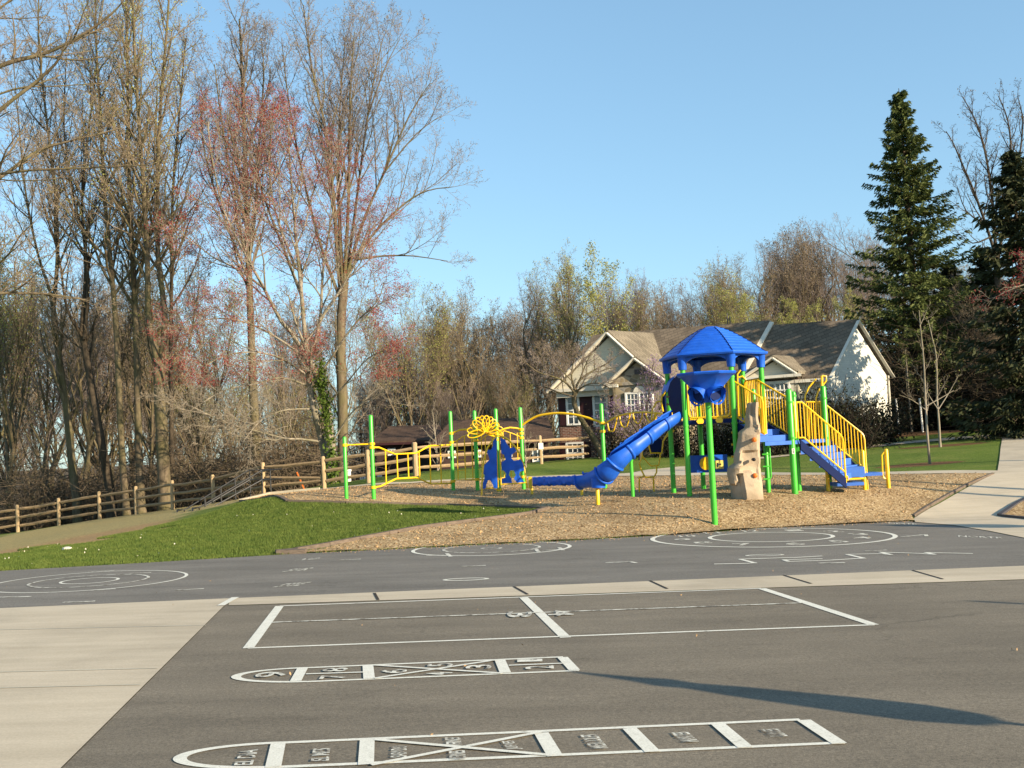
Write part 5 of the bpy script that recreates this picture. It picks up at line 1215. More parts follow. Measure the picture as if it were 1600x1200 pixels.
px_tree('tree', 'tall straight tree with orange-brown trunk behind the red-budded maple', 52,
    [([(402, 775), (401, 700), (396, 620), (393, 540), (388, 400), (385, 320), (381, 200), (377, 90), (374, 30)], 17, 2.5, 0, .42), ([(388, 400), (400, 320), (405, 220), (412, 120), (408, 60)], 6, 1.3, 1, .2), ([(386, 350), (362, 280), (345, 180), (335, 100)], 5, 1.2, -1, .2), ([(390, 440), (350, 340), (320, 240), (312, 150)], 5, 1.2, 1.5, .2)], 'bark', 'twig_grey', 'bud_tan', 5000, .05, seed=17, **tall)
big = dict(tall); big.update(counts=(17, 7, 5, 4), bl=4.0, ang=(36, 42, 45, 50), up=(.35, .2, .1, .05))
px_tree('tree', 'tallest spreading bare tree, its limbs fanning out against the open sky in the centre left', 51,
    [([(536, 765), (535, 640), (532, 520), (538, 440)], 18, 14, 0, .95),
     ([(534, 480), (526, 380), (520, 300), (506, 190), (486, 100), (474, 8)], 8, 1.5, -1, .25), ([(536, 450), (530, 340), (529, 240), (532, 150), (540, 60)], 7, 1.3, 1, .3), ([(538, 440), (545, 300), (547, 150), (554, 50)], 6.5, 1.3, -.5, .3),
     ([(540, 440), (555, 330), (576, 170), (598, 60)], 6, 1.3, 1.5, .3), ([(542, 430), (566, 350), (600, 270), (640, 180), (672, 130)], 6, 1.2, -1.5, .35), ([(546, 425), (580, 370), (630, 320), (668, 298), (708, 292)], 5, 1, 1, .3), ([(560, 405), (600, 400), (645, 400), (700, 408)], 4, .9, 0, .3),
     ([(533, 470), (500, 380), (470, 260), (450, 150), (440, 60)], 5.5, 1.2, 2, .3), ([(575, 180), (600, 110), (625, 60)], 3, .8, 0, .2), ([(600, 270), (650, 210), (690, 180)], 3, .8, 0, .2)], 'bark', 'twig_grey', 'bud_tan', 9000, .05, seed=18, **big)
# --- the red-budded maple with ivy on its trunk
mp_ = dict(levels=4, counts=(23, 8, 5, 4), ratio=(.3, .5, .48, .5), ang=(42, 45, 45, 50), up=(.22, .10, .03, 0), t0=.25, bl=3.3)
maple = px_tree('maple_tree', 'wide grey-barked maple covered in red buds, ivy climbing its trunk, left of the climbing course', 43.5,
    [([(517, 768), (517, 700), (510, 640), (497, 590), (484, 565)], 17, 11, 0, .9), ([(513, 745), (503, 690), (492, 645), (484, 605), (481, 580)], 12, 9, -.6, .9),
     ([(482, 570), (476, 520), (471, 460), (465, 400), (458, 320), (452, 240), (450, 190)], 8, 1.5, 0, .25), ([(484, 565), (455, 520), (438, 500), (412, 450), (385, 400), (350, 330), (330, 240), (325, 190)], 7, 1.4, -1, .25),
     ([(484, 565), (500, 500), (505, 420), (520, 330), (535, 260)], 6, 1.3, 1, .25), ([(470, 460), (440, 380), (410, 300), (395, 220), (385, 170)], 5, 1.2, 1.5, .25), ([(412, 450), (370, 420), (330, 400), (295, 370)], 4, 1, -.5, .25),
     ([(500, 500), (540, 440), (570, 380), (590, 340)], 5, 1.1, .5, .25), ([(492, 600), (530, 540), (560, 500), (590, 470), (600, 440)], 4, 1, -1, .3), ([(503, 640), (540, 600), (575, 560), (610, 545)], 3.5, 1, -2, .3),
     ([(500, 690), (470, 686), (445, 685), (410, 676), (370, 666), (330, 650), (285, 628)], 4, 1, -3.5, .12), ([(486, 605), (440, 590), (400, 600), (350, 610), (300, 640)], 4, .9, -3, .15), ([(484, 590), (440, 560), (390, 550), (340, 560), (300, 590)], 4, .9, -2.5, .2),
     ([(500, 640), (450, 640), (410, 655), (380, 690)], 3, .8, -3.5, .2), ([(480, 560), (420, 520), (370, 500), (320, 500), (280, 520)], 4, .9, -2, .2), ([(462, 420), (430, 330), (420, 250), (425, 190)], 4.5, 1, -1.5, .2), ([(515, 700), (545, 650), (580, 620), (605, 615)], 3, .8, -1.5, .3)],
    'bark_pale', 'twig_pale', 'bud_red', 66000, .040, zmin=CZ+3.0, seed=21, **mp_)
rg = np.random.default_rng(5); cen = []
for pts, sp1, n1 in [([(520, 752), (516, 700), (510, 650), (503, 610), (497, 590)], .13, 800), ([(512, 645), (505, 600), (500, 570)], .09, 300), ([(521, 745), (519, 715)], .16, 250)]:
    pp = catmull(pxl(pts, 43.2, 0, 1), 4); c = pp[rg.integers(0, len(pp), n1)]+rg.normal(size=(n1, 3))*[sp1, .12, .3]; cen.append(c)
cen = np.concatenate(cen); V, Fq = scatter_leaves(cen, len(cen), .12, rg, 1.1); link_mesh('ivy', raw_mesh('ivy', V-world_loc(maple), Fq, M['ivy'], False, None), maple)
# --- near tree whose boughs reach in from the left edge
px_tree('tree', 'near bare tree just outside the left edge, long mossy boughs reaching into the picture', 30,
    [([(-210, 880), (-200, 700), (-190, 480), (-180, 300), (-170, 120)], 34, 14, 0, .95), ([(-182, 250), (-90, 160), (0, 103), (65, 85), (120, 60), (170, 25), (190, 5)], 10, 2.2, 0, .35), ([(-185, 350), (-90, 260), (0, 172), (60, 125), (95, 88), (110, 40)], 9, 2, -1, .4),
     ([(-185, 400), (-80, 310), (0, 277), (60, 235), (120, 218), (190, 200)], 9, 2, 1, .4), ([(-185, 380), (-60, 290), (30, 268), (120, 263), (232, 258)], 6, 1.5, -1, .4), ([(-188, 560), (-60, 470), (40, 458), (100, 463), (140, 470)], 7, 1.6, 1, .4),
     ([(-186, 520), (-80, 440), (0, 410), (30, 370), (45, 355)], 5, 1.5, -1.5, .4), ([(-180, 300), (-60, 180), (20, 140), (80, 135), (170, 130)], 5, 1.3, 2, .4), ([(-180, 200), (-80, 60), (-10, 20), (40, -20)], 8, 2, 1, .4)],
    'bark', 'twig', 'bud_tan', 2500, .035, seed=22, levels=4, counts=(16, 6, 5, 4), ratio=(.3, .5, .5, .5), ang=(40, 45, 45, 50), up=(.25, .12, .05, .02), t0=.4, bl=2.4)
# --- curved small tree in front of the brick wing
px_tree('tree', 'small curved tree with spreading bare crown in front of the brick wing of the house', 49,
    [([(945, 742), (938, 705), (925, 680), (908, 655), (897, 630), (898, 612)], 11, 7, 0, .9), ([(898, 614), (882, 596), (862, 588), (838, 580), (815, 560)], 4, 1, -1, .2), ([(898, 614), (905, 595), (925, 580), (945, 570), (965, 556)], 4.5, 1, 1, .2), ([(899, 612), (893, 590), (895, 570), (900, 552)], 4, 1, 0, .2),
     ([(899, 612), (920, 600), (940, 600), (955, 608)], 3, .8, -1, .2), ([(897, 620), (870, 612), (850, 605), (830, 610)], 3, .8, .5, .2), ([(905, 596), (915, 570), (925, 550)], 3, .8, 0, .2), ([(883, 597), (872, 570), (850, 548)], 3, .8, 1, .2)],
    'bark', 'twig_grey', 'bud_tan', 1500, .035, seed=23, levels=4, counts=(34, 7, 5, 4), ratio=(.3, .5, .5, .5), ang=(45, 45, 45, 50), up=(.15, .1, .05, .02), bl=1.3)
# --- young staked trees on the right lawn
yt = dict(levels=3, counts=(26, 4, 3), ratio=(.3, .42, .5), ang=(42, 40, 40), up=(.34, .15, .05), t0=.35, minr=.003, rr=.4)
px_tree('young_tree', 'young bare tree with white trunk nearest the wood chips, right lawn', 34, [([(1453, 726), (1449, 680), (1446, 620), (1443, 560), (1438, 510), (1436, 485)], 4.2, 1.2, 0, .33), ([(1446, 635), (1470, 622), (1490, 610)], 1.6, .6, .4, .2), ([(1446, 640), (1425, 625), (1405, 617)], 1.6, .6, -.4, .2), ([(1437, 510), (1444, 495), (1449, 482)], 1.2, .5, 0, .3)], 'bark_pale', 'twig_pale', seed=31, bl=.75, **yt)
px_tree('young_tree', 'young bare tree behind and right of the nearest one, mulch ring at its foot', 43, [([(1469, 698), (1467, 660), (1464, 620), (1463, 560), (1457, 530), (1450, 500)], 4, 1.1, 0, .38), ([(1466, 640), (1485, 610), (1498, 585)], 1.6, .5, .4, .2), ([(1466, 640), (1450, 615), (1440, 590)], 1.5, .5, -.4, .2)], 'bark_pale', 'twig_pale', 'bud_green', 160, .04, seed=32, bl=.85, **yt)
px_tree('young_tree', 'young bare tree standing between two pale stakes in a mulch bed', 56, [([(1425, 677), (1422, 640), (1419, 600), (1416, 565), (1414, 545)], 3.4, 1, 0, .35)], 'bark_pale', 'twig_pale', 'bud_tan', 100, .05, seed=33, bl=.9, **yt)
for px, p0, lab in [(1406, 623, 'left pale wooden stake beside the young tree in the mulch bed'), (1443, 622, 'right pale wooden stake beside the young tree in the mulch bed')]:
    b = P(px-1, 672, 55); z0 = gz(b[0], b[1]); t_ = P(px-1, p0, 55); m = MB().tube([(b[0], b[1], z0-.1), (b[0]-.06, b[1], t_[2])], .05, 7); m.build('stake', M['white'], label=lab, cat='stake', origin=(b[0], b[1], z0))
# pale saplings by the fence behind the climbers
px_tree('young_tree', 'pale twiggy sapling by the fence behind the long yellow ladder', 42, [([(684, 742), (682, 700), (678, 665), (676, 640)], 2.6, .8, 0, .1)], 'bark_pale', 'twig_pale', seed=34, bl=.95, levels=3, counts=(70, 5, 3), ratio=(.3, .45, .5), ang=(45, 40, 40), up=(.25, .15, .05), t0=.1, minr=.005)
px_tree('young_tree', 'pale twiggy sapling by the fence behind the post with the overhead arch', 43, [([(822, 735), (820, 700), (818, 665), (816, 645)], 2.6, .8, 0, .1)], 'bark_pale', 'twig_pale', seed=35, bl=.95, levels=3, counts=(70, 5, 3), ratio=(.3, .45, .5), ang=(45, 40, 40), up=(.25, .15, .05), t0=.1, minr=.005)
# --- flowering redbud beside the slide
px_tree('redbud_tree', 'low redbud in purple blossom in front of the stone gable', 47.5, [([(1000, 735), (1000, 710), (1002, 690)], 5, 4, 0, .9), ([(1002, 690), (990, 665), (975, 650), (955, 640)], 3, .8, 0, .1), ([(1002, 690), (1008, 650), (1015, 610), (1020, 570)], 3, .8, 0, .1), ([(1002, 690), (1025, 650), (1040, 620), (1048, 590)], 3, .8, 0, .1), ([(1002, 695), (980, 680), (960, 670), (945, 668)], 3, .8, 0, .1), ([(1003, 690), (998, 660), (990, 640)], 3, .8, 0, .1)],
    'bark_dark', 'twig_grey', 'redbud', 2800, .05, seed=36, levels=3, counts=(60, 5, 4), ratio=(.3, .5, .5), ang=(45, 45, 45), up=(.2, .1, .05), bl=1.2)
# ---------------------------------------------------------------- generic background trees (prototypes, then linked copies)
def proto(seed, h, spread, twig_, bud, nb, bs, form='vase', bark_='bark', counts=(15, 6, 5, 4)):
    t = Tree(seed, levels=4, counts=counts, ratio=(.42, .5, .5, .5), ang=(34 if form == 'vase' else 55, 42, 45, 50), up=(.45 if form == 'vase' else .2, .22, .12, .05), t0=.28 if form == 'vase' else .2, minr=.007)
    rg_ = np.random.default_rng(seed); pts = [np.array([0, 0, -.6])]; 
    for i in range(1, 7): pts.append(np.array([rg_.normal()*.25*i/3, rg_.normal()*.25*i/3, h*.92*i/6]))
    r = np.linspace(h*.017, h*.002, 16); pp = catmull(pts, 3)[:16] if False else catmull(pts, 3); r = np.linspace(h*.0085, h*.0014, len(pp)); t.k['ratio'] = (spread,)+t.k['ratio'][1:]
    t.grow(pp, r, 0)
    if form == 'vase':
        for k in range(3):
            a = rg_.uniform(0, 6.28); s_ = h*rg_.uniform(.22, .4); p0 = pp[int(len(pp)*s_/h)]; L = h-s_; out = np.array([math.cos(a), math.sin(a), 0])*L*.28
            q_ = catmull([p0, p0+out*.45+[0, 0, L*.3], p0+out*.8+[0, 0, L*.62], p0+out+[0, 0, L*.9]], 4); t.grow(q_, np.linspace(h*.0055, h*.0012, len(q_)), 0)
    return finish(t, 'tree', (0, 0, 0), None, 'tree', bark_, twig_, bud, nb, bs)
PR = [proto(101, 16, .36, 'twig', 'bud_green', 8000, .07), proto(102, 17, .34, 'twig_grey', None, 0, .1), proto(103, 15, .40, 'twig', 'bud_brown', 6000, .07), proto(104, 16, .36, 'twig', 'bud_tan', 6000, .07), proto(105, 18, .30, 'twig_grey', 'bud_brown', 2500, .07),
      proto(106, 14, .42, 'twig', 'bud_green', 13000, .08, 'round')]
PH = [16, 17, 15, 16, 18, 14]; used = [False]*len(PR)
KD = ['with yellow-green buds', 'with purple-grey bare twigs', 'with brown budding twigs', 'with tan buds', 'tall and narrow, grey twigs', 'rounded, thick with yellow-green buds']
def bg_tree(k, px, top, d, wide=1.0, label='', group=None, name='tree'):
    x, y = P(px, 650, d)[:2]; z0 = gz(x, y)-.2; tz = P(px, top, d)[2]; h = max(tz-z0, 3); s = h/PH[k]
    r = PR[k] if not used[k] else None; lab = label
    rz = RNG.uniform(0, 6.28)
    if r is not None:
        used[k] = True; r.location = (float(x), float(y), z0); r.rotation_euler = (0, 0, rz); r.scale = (s*wide, s*wide, s); r['label'] = lab
    else: r = copy_tree(PR[k], (x, y, z0), rz, (s*wide, s*wide, s), lab)
    r['group'] = group or 'trees'
    return r
for k, px, top, d, wd, lab in [
    (0, 640, 470, 72, 1.0, 'yellow-green budding tree just right of the tall spreading tree'), (3, 728, 468, 76, 1.05, 'pale yellow budding tree standing alone above the low brown roofs'), (2, 690, 505, 80, 1.0, 'brown tree between the two yellow budding trees over the low roofs'),
    (4, 770, 500, 82, 1.0, 'narrow grey tree at the dip in the tree line'), (1, 838, 440, 78, 1.2, 'purple-grey bare tree rising left of the yellow-green pair behind the gable'), (0, 885, 415, 76, .9, 'highest yellow-green tree just left of the gable peak'),
    (5, 945, 425, 80, .95, 'yellow-green budding tree right above the gable peak'), (1, 1003, 438, 84, .9, 'grey bare tree rising right of the yellow-green pair'), (4, 1052, 452, 88, 1.1, 'thin grey bare tree over the middle of the long roof'),
    (1, 1095, 448, 90, 1.0, 'grey bare tree above the blue roof peak'), (0, 1135, 440, 86, 1.0, 'yellow-green tree above the right side of the blue roof'), (3, 1168, 418, 88, 1.0, 'tan budding tree left of the highest bare ridge trees'), (1, 1210, 395, 88, 1.1, 'bare tree on the rising ridge line, over the roof step'),
    (2, 1250, 375, 92, 1.1, 'brown-tinged bare tree on the ridge over the right roof'), (1, 1292, 362, 90, 1.15, 'broad bare tree near the top of the ridge over the right roof'), (1, 1340, 352, 94, 1.2, 'highest broad bare ridge tree left of the spruce'), (4, 1372, 365, 88, 1.0, 'bare ridge tree half hidden by the spruce'),
    (5, 1180, 470, 78, .9, 'low yellow-green tree directly behind the roof step'), (5, 1262, 478, 76, .9, 'low yellow-green tree directly behind the right roof ridge'), (5, 1340, 470, 78, .8, 'low yellow-green tree behind the top of the white gable'), (2, 1085, 480, 76, .8, 'low brown tree directly behind the long roof'),
    (2, 800, 560, 62, 1.0, 'low spreading brown tree left of the brick wing'), (2, 850, 545, 66, 1.1, 'low spreading brown tree touching the brick wing roof'), (3, 1020, 470, 80, .8, 'tan tree directly behind the left end of the long roof')]:
    bg_tree(k, px, top, d, wd, lab, 'trees behind the houses')
# continuous far band of bare trees closing the gaps behind the houses
bt = ([590, 640, 700, 760, 800, 850, 900, 1000, 1060, 1100, 1150, 1200, 1260, 1340, 1400, 1500, 1600], [510, 500, 500, 505, 495, 465, 452, 462, 472, 470, 448, 418, 394, 372, 384, 420, 430])
rb_ = np.random.default_rng(33)
for i in range(25):
    px = 585+i*41+rb_.uniform(-8, 8); k = [1, 4, 1, 3, 1, 2][i % 6]
    bg_tree(k, px, np.interp(px, *bt)+rb_.uniform(-4, 16), 104+rb_.uniform(-6, 8), 1.25, 'bare tree in the farthest band behind the houses, '+KD[k], 'far band of trees, '+KD[k])
# wood beyond the fence, filled with copies whose tops follow the photo's tree line
rw = np.random.default_rng(77); n_w = 0
tl = ([-60, 30, 120, 230, 300, 360, 440, 520, 600, 660, 720, 800, 870], [330, 350, 350, 360, 420, 440, 450, 460, 500, 560, 580, 600, 600])
WL = ['green-tinged bare tree deep in the wood beyond the fence', 'grey bare tree deep in the wood beyond the fence', 'brown-tinged bare tree deep in the wood beyond the fence', 'tan-budded bare tree deep in the wood beyond the fence', 'narrow grey tree deep in the wood beyond the fence', 'rounded green-budded tree deep in the wood beyond the fence']
for row, (d0, nrow, dt) in enumerate([(60, 8, 60), (72, 10, 150), (88, 16, 250), (108, 18, 320)]):
    for i in range(nrow):
        px = -70+940*(i+rw.uniform(.1, .9))/nrow; d = d0+rw.uniform(-4, 4); top = np.interp(px, *tl)+dt*rw.uniform(.3, 1.0)+rw.uniform(-20, 30)
        if d < 68 and px > 575: continue
        top = min(top, 600); k = [2, 4, 1, 3, 2, 4, 0][rw.integers(0, 7)]
        bg_tree(k, px, top, d, rw.uniform(.85, 1.2), WL[k], 'background wood '+WL[k].split(' tree')[0]); n_w += 1
# ---------------------------------------------------------------- undergrowth (tangle of twigs) beyond the fence and under the dark trees
def thicket(name, label, areas, m_t, m_l, nleaf, ls, seed, hgt=(1.5, 4), nst=1):
    rg_ = np.random.default_rng(seed); PL = []; 
    for (x0, x1, y0, y1, n) in areas:
        X_ = rg_.uniform(x0, x1, n); Y_ = rg_.uniform(0, 1, n)*(y1-y0)+y0
        Z_ = T(X_, Y_); h = rg_.uniform(*hgt, n)
        for j in range(n):
            p = np.array([X_[j], Y_[j], Z_[j]-.1]); 
            for s_ in range(3):
                d = np.array([rg_.normal()*.45, rg_.normal()*.45, 1.0]); pts = [p]; q_ = p.copy()
                for i in range(4):
                    d = d+rg_.normal(size=3)*.28; d[2] -= .06*i; q_ = q_+d/np.linalg.norm(d)*h[j]/4*rg_.uniform(.7, 1.1); pts.append(q_.copy())
                PL.append(pts)
                for b_ in range(4):
                    st = pts[rg_.integers(1, 5)]; e = st.copy(); dd = rg_.normal(size=3); dd[2] = abs(dd[2])*.5; bp = [st]
                    for i in range(4): dd = dd+rg_.normal(size=3)*.3; e = e+dd/np.linalg.norm(dd)*h[j]*.09; bp.append(e.copy())
                    PL.append(bp)
    A_ = np.array(PL); r = np.linspace(.022, .007, 5)[None].repeat(len(A_), 0); V, Fq = tubes(A_, r, 3); mats = [M[m_t]]; mi = np.zeros(len(Fq), int)
    if nleaf:
        c = A_.reshape(-1, 3)[rg_.integers(0, A_.shape[0]*5, nleaf)]+rg_.normal(size=(nleaf, 3))*.12; V2, F3 = scatter_leaves(c, nleaf, ls, rg_, 1.3); Fq = np.r_[Fq, F3+len(V)]; V = np.r_[V, V2]; mats.append(M[m_l]); mi = np.r_[mi, np.ones(len(F3), int)]
    o = link_mesh(name, raw_mesh(name, V, Fq, mats, False, None, mi)); tag(o, label, 'undergrowth', None, 'stuff'); return o
thicket('undergrowth', 'tangled brown brush filling the slope beyond the fence', [(-34, -24, 53, 64, 190), (-26, -15, 51, 62, 250), (-15, -9, 48, 58, 160), (-30, 0, 66, 78, 380), (-45, -20, 70, 90, 260)], 'brush', 'brush_leaf', 16000, .10, 41, (2.0, 5.0))
thicket('undergrowth', 'brown and olive brush behind the low houses', [(-6, 10, 74, 86, 620)], 'twig', 'bud_green', 9000, .12, 42, (3, 7))
# ---------------------------------------------------------------- conifers and the shaded wood at right
def conifer(name, label, loc, h, rad, m, seed, n_wh=34, per=8, dens=26, zlow=.06, group=None, lean=0, sway=.35, qs=.34, m_b='bark_dark', cat='tree'):
    rg_ = np.random.default_rng(seed); z0 = loc[2]; V = []; Fq = []; PL = []
    t_ = MB(); t_.tube([(0, 0, -.3), (lean*.3, 0, h*.35), (lean*.7, 0, h*.7), (lean, 0, h)], [h*.017, h*.012, h*.006, .02], 8)
    cs_, us, ws = [], [], []
    for i in range(n_wh):
        f = zlow+(1-zlow)*(i+rg_.uniform(-.3, .3))/n_wh; f = min(max(f, zlow), .985); zc0 = h*f; R = rad*(1-f)**.82*(.9 if f > .25 else .55+1.4*f)+.12
        for b in range(per):
            a = 2*math.pi*(b+rg_.uniform(-.4, .4))/per+i*1.1; L = R*rg_.uniform(1-sway*1.6, 1+sway); dv = np.array([math.cos(a), math.sin(a), 0]); zc = zc0+rg_.uniform(-.55, .55)*h/n_wh
            sl = .22-.75*(1-f)+.2*rg_.normal()*.7; p0 = np.array([lean*f, 0, zc]); e = p0+dv*L+np.array([0, 0, L*sl*.55]); mid = p0+dv*L*.5+np.array([0, 0, L*sl*.5-.10*L]); e[2] += .12*L
            PL.append([p0, (p0+mid)/2, mid, (mid+e)/2, e]); k = int(dens*(.35+L/rad)); tt = rg_.uniform(.12, 1.03, k)**.8
            c = ((1-tt)**2)[:, None]*p0+(2*tt*(1-tt))[:, None]*mid+(tt**2)[:, None]*e; sd_ = np.array([-dv[1], dv[0], 0]); wdt = .16*L*(1.1-tt)+.05
            off = rg_.uniform(-1, 1, k); c = c+sd_*(off*wdt)[:, None]+np.array([0, 0, -1])*(rg_.uniform(0, 1, k)**2*.28)[:, None]
            u = dv[None]*.8+sd_[None]*np.sign(off)[:, None]*.7+rg_.normal(size=(k, 3))*.25; u[:, 2] -= rg_.uniform(.1, .9, k); u /= np.linalg.norm(u, axis=1)[:, None]; cs_.append(c); us.append(u)
    c = np.concatenate(cs_); u = np.concatenate(us); n = len(c); v = rg_.normal(size=(n, 3)); v -= u*np.sum(u*v, 1)[:, None]; v /= np.linalg.norm(v, axis=1)[:, None]; s_ = rg_.uniform(.6, 1.4, n)[:, None]*qs
    Vq = np.stack([c-u*s_*.5, c+v*s_*.16, c+u*s_*.6, c-v*s_*.16], 1).reshape(-1, 3); root = empty(name, loc, label, cat, group)
    A_ = np.array(PL); Vb, Fb = tubes(A_, np.linspace(.035, .012, 5)[None].repeat(len(A_), 0), 3)
    link_mesh('trunk', raw_mesh('trunk', np.array(t_.v), t_.f, M[m_b], True, None), root)
    link_mesh('crown', raw_mesh('crown', np.r_[Vq, Vb], np.r_[np.arange(4*n).reshape(-1, 4), Fb+4*n], [M[m], M['bark_dark']], False, None, np.r_[np.zeros(n, int), np.ones(len(Fb), int)]), root); return root
def gpt(px, d): x, y = P(px, 650, d)[:2]; return np.array([x, y, gz(x, y)])
l = gpt(1443, 60); conifer('spruce_tree', 'tall pointed spruce standing against the open sky on the right', l, P(1405, 138, 60)[2]-l[2], 5.4, 'needle', 51, 46, 11, 135, .08, lean=-.1, qs=.26)
l = gpt(1612, 46); hem = conifer('pine_tree', 'dark evergreen cut by the right edge of the picture', l, P(1590, 225, 46)[2]-l[2], 3.8, 'needle_dark', 52, 32, 9, 80, .04, qs=.34, sway=.5)
for i, (px, top, d, s_, lab) in enumerate([(1500, 405, 66, 1.35, 'dark broad evergreen between the spruce and the right edge evergreen'), (1448, 430, 70, 1.2, 'dark evergreen directly behind the foot of the spruce'), (1555, 380, 62, 1.3, 'dark evergreen beneath the forked bare tree on the right'), (1470, 470, 76, 1.5, 'low dark evergreen far back between the young trees'), (1535, 450, 72, 1.5, 'low dark evergreen far back behind the white lawn marker'), (1730, 300, 60, 1.3, 'dark evergreen just outside the right edge of the picture')]):
    l = gpt(px, d); h = P(px, top, d)[2]-l[2]; h0 = P(1590, 225, 46)[2]-gpt(1612, 46)[2]; copy_tree(hem, l, i*1.7+.6, (s_*h/h0, s_*h/h0, h/h0), lab)
px_tree('tree', 'dark bare forked tree with crooked branches against the sky at upper right', 58, [([(1560, 660), (1558, 560), (1560, 470), (1556, 400)], 13, 9, 0, .9), ([(1556, 400), (1540, 350), (1522, 300), (1505, 260), (1490, 225), (1478, 205)], 5, 1.2, 0, .2), ([(1556, 400), (1552, 330), (1545, 270), (1535, 220), (1520, 180), (1503, 150)], 5.5, 1.2, 1, .2), ([(1556, 410), (1575, 330), (1580, 250), (1575, 190), (1560, 150)], 5, 1.2, -1, .2), ([(1575, 330), (1592, 250), (1598, 190), (1590, 150)], 4, 1, 1, .2), ([(1540, 350), (1510, 330), (1495, 290)], 3, .8, 0, .2), ([(1548, 370), (1520, 380), (1498, 365)], 3, .8, 0, .2)],
    'bark_dark', 'bark_dark', 'bud_brown', 700, .07, seed=61, levels=4, counts=(22, 5, 4, 3), ratio=(.3, .5, .5, .5), ang=(42, 45, 45, 50), up=(.3, .15, .1, .05), bl=2.2)
px_tree('maple_tree', 'reddish twigs of a maple reaching in at the right edge, low against the dark trees', 30, [([(1800, 760), (1790, 600), (1780, 470)], 16, 10, 0, .9), ([(1782, 480), (1700, 440), (1640, 435), (1590, 448), (1560, 462)], 5, 1, 0, .3), ([(1782, 470), (1700, 400), (1640, 395), (1600, 415)], 4, 1, 0, .3)], 'bark_pale', 'twig_pale', 'bud_red', 1500, .04, seed=62, levels=3, counts=(30, 6, 4), ratio=(.3, .5, .5), ang=(35, 40, 40), up=(.05, .03, 0), bl=1.5)
for k, px, top, d, lab in [(1, 1442, 455, 62, 'bare dark tree just right of the spruce, behind the young trees'), (4, 1490, 440, 60, 'bare narrow tree in the gap between the dark evergreens'), (2, 1530, 470, 57, 'brown twiggy tree low in front of the dark evergreens at right')]: bg_tree(k, px, top, d, 1.1, lab, 'bare trees among the dark evergreens')
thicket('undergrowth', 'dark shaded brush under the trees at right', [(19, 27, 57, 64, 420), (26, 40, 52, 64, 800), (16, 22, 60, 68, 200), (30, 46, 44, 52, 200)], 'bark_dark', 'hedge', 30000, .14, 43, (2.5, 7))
# hedge along the foot of the house and sprawling shrub by the white gable
def shrub(name, label, cx, d, rx, ry, h, n, ls, m_l, seed, wild=.3, cat='shrub', group=None, m_t='stem_dark'):
    rg_ = np.random.default_rng(seed); x, y = P(cx, 650, d)[:2]; loc = np.array([x, y, gz(x, y)]); root = empty(name, loc, label, cat, group)
    PL = []
    for j in range(120):
        a = rg_.uniform(0, 6.28); q_ = np.array([rg_.normal()*rx*.3, rg_.normal()*ry*.3, -.1]); dd = np.array([math.cos(a)*.5*rx/h, math.sin(a)*.5*ry/h, 1.0]); pts = [q_.copy()]
        for i in range(4): dd = dd+rg_.normal(size=3)*wild; q_ = q_+dd/np.linalg.norm(dd)*h*.29*rg_.uniform(.7, 1.1); pts.append(q_.copy())
        PL.append(pts)
    A_ = np.array(PL); V, Fq = tubes(A_, np.linspace(.02, .006, 5)[None].repeat(len(A_), 0), 3); link_mesh('stem', raw_mesh('stem', V, Fq, M[m_t], False, None), root)
    c = A_[:, 1:].reshape(-1, 3); c = c[rg_.integers(0, len(c), n)]+rg_.normal(size=(n, 3))*[rx*.22, ry*.22, h*.13]; c[:, 2] = np.maximum(c[:, 2], .02); V, Fq = scatter_leaves(c, n, ls, rg_, 1.2)
    link_mesh('foliage', raw_mesh('foliage', V, Fq, M[m_l], False, None), root); return root
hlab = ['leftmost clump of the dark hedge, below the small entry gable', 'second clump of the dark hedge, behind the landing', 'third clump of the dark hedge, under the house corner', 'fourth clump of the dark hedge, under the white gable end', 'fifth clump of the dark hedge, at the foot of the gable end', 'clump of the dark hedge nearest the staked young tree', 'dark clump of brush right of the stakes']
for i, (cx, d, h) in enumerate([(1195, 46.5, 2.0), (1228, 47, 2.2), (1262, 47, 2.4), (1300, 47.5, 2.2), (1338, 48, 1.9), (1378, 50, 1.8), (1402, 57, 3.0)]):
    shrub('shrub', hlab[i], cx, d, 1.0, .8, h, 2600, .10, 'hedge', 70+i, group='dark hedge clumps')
for i, (cx, d, h, lab) in enumerate([(1340, 46.8, 2.7, 'sprawling dark shrub with glossy leaves reaching up the white gable wall'), (1262, 48, 3.6, 'twiggy shrub in front of the cream wall beside the yellow loops'), (1300, 48.2, 2.8, 'twiggy dark shrub at the corner of the white gable wall')]):
    shrub('shrub', lab, cx, d, .9, .7, h, 420, .09, 'hedge', 90+i, .5)
for i, (cx, d, h, lab) in enumerate([(965, 50, 2.3, 'brown twiggy shrub in front of the brick wall left of the slide'), (1040, 49, 2.0, 'dark shrub seen behind the net climber'), (1105, 48.5, 2.6, 'dark shrub seen under the tower deck'), (1150, 48, 2.4, 'dark shrub seen left of the rock wall under the deck')]):
    shrub('shrub', lab, cx, d, 1.1, .8, h, 1500, .10, 'hedge' if i else 'bud_brown', 95+i, .4)
# mulch ring mound around the staked tree
# trees outside the frame on the right that shade the wood, hedge and gable
sh = [(50, 43, 20, 1.3), (57, 46, 22, 1.4), (64, 42, 23, 1.5), (47, 48, 18, 1.2)]
for i, (x, y, h, s_) in enumerate(sh):
    h0 = P(1590, 225, 46)[2]-gpt(1612, 46)[2]; r = copy_tree(hem, (x, y, gz(x, y)), i*1.3, (s_*h/h0, s_*h/h0, h/h0), 'dark evergreen outside the picture, right of the lawn'); r['group'] = 'evergreens outside the picture on the right'
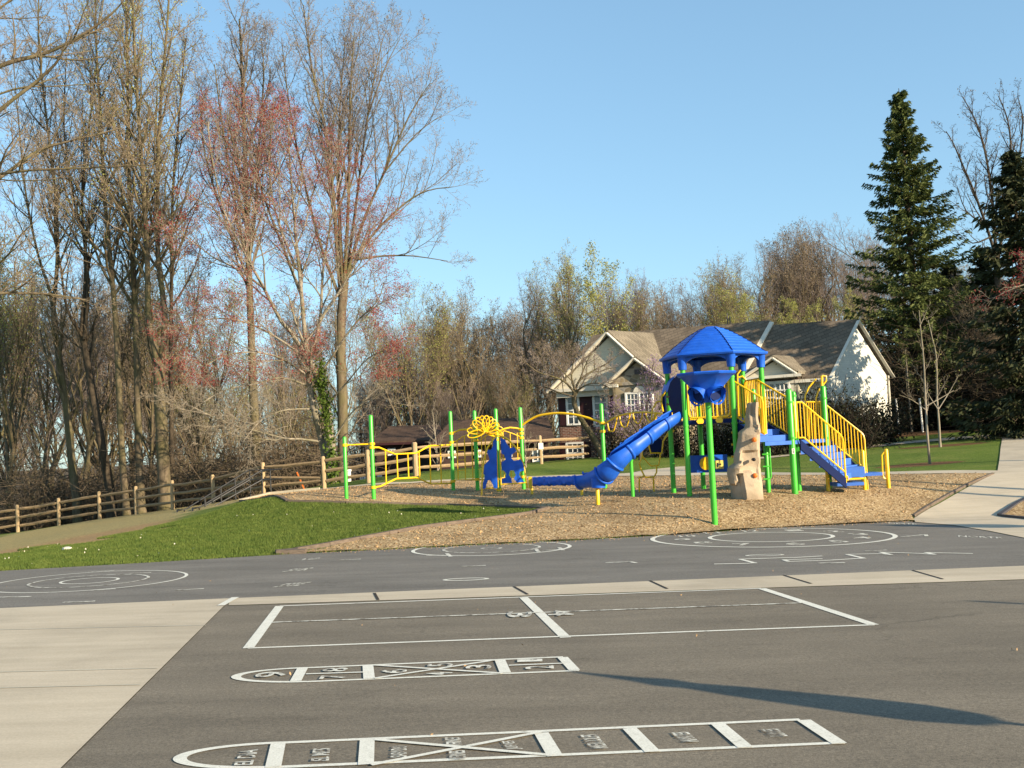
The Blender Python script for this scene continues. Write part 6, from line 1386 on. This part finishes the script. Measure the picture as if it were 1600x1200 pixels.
# ---------------------------------------------------------------- lawn: loose blades, thicker at the edges; dandelions and litter
def blades(n, xr, yr, test, hgt, seed):
    rg_ = np.random.default_rng(seed); x = rg_.uniform(*xr, n); y = rg_.uniform(*yr, n); k = test(x, y); x, y = x[k], y[k]; n = len(x); z = T(x, y); b = np.c_[x, y, z+.0]
    a = rg_.uniform(0, 6.28, n); w_ = np.c_[np.cos(a), np.sin(a), 0*a]*.008; up = np.c_[rg_.normal(size=n)*.02, rg_.normal(size=n)*.02, rg_.uniform(.5, 1.2, n)*hgt]
    return np.stack([b-w_, b+w_, b+up], 1).reshape(-1, 3), np.arange(3*n).reshape(-1, 3)
bedp = np.array(bed); mask = lambda x, y: (y > yb(x)-.05) & (((x+14.6)/5.0)**2+((y-27.6)/5.7)**2+.5*np.sin(x*2.3)*np.cos(y*1.9) > .9) & ~pip(np.c_[x, y], bedp)
V, Fq = blades(420000, (-14, 3), (17, 30), mask, .055, 1); o = link_mesh('grass', raw_mesh('grass', V, Fq, M['grass_blade'], False, None)); tag(o, 'short mown grass of the front lawn', 'grass', None, 'stuff')
rg_ = np.random.default_rng(9); n = 110; x = rg_.uniform(-12, 3, n); y = yb(x)+rg_.uniform(.1, 9, n)**1.0; k = mask(x, y); c = np.c_[x[k], y[k], T(x[k], y[k])+.05]; V, Fq = scatter_leaves(c, len(c), .035, rg_); o = link_mesh('fallen_petals', raw_mesh('fallen_petals', V, Fq, M['trim'], False, None)); tag(o, 'pale petals and dry leaves scattered on the lawn', 'litter', None, 'stuff')
n = 5000; cs2 = []; bx = np.array(bed); 
x = rg_.uniform(bx[:, 0].min(), bx[:, 0].max(), n*3); y = rg_.uniform(bx[:, 1].min(), bx[:, 1].max(), n*3); k = pip(np.c_[x, y], bedp); c = np.c_[x[k], y[k], T(x[k], y[k])+.05]
V, Fq = scatter_leaves(c, len(c), .032, rg_, 1.7); o = link_mesh('wood_chips', raw_mesh('wood_chips', V, Fq, M['loose'], False, None)); tag(o, 'loose wood chips lying on the play area', 'wood chips', None, 'stuff')

# loose chips and dry leaves that have strayed onto the asphalt
rg_ = np.random.default_rng(19); n = 900; x = rg_.uniform(-3.8, 9, n); y = yb(x)-np.abs(rg_.normal(size=n))*.28; c = np.c_[x, y, plane(x, y)+.022]
n2 = 70; x2 = rg_.uniform(-9, 9, n2); y2 = rg_.uniform(4, 19, n2); c = np.r_[c, np.c_[x2, y2, plane(x2, y2)+.024]]
V, Fq = scatter_leaves(c, len(c), .014, rg_, 1.8); o = link_mesh('wood_chips', raw_mesh('wood_chips', V, Fq, M['loose'], False, None)); tag(o, 'stray wood chips and crumbs lying on the asphalt', 'wood chips', None, 'stuff')
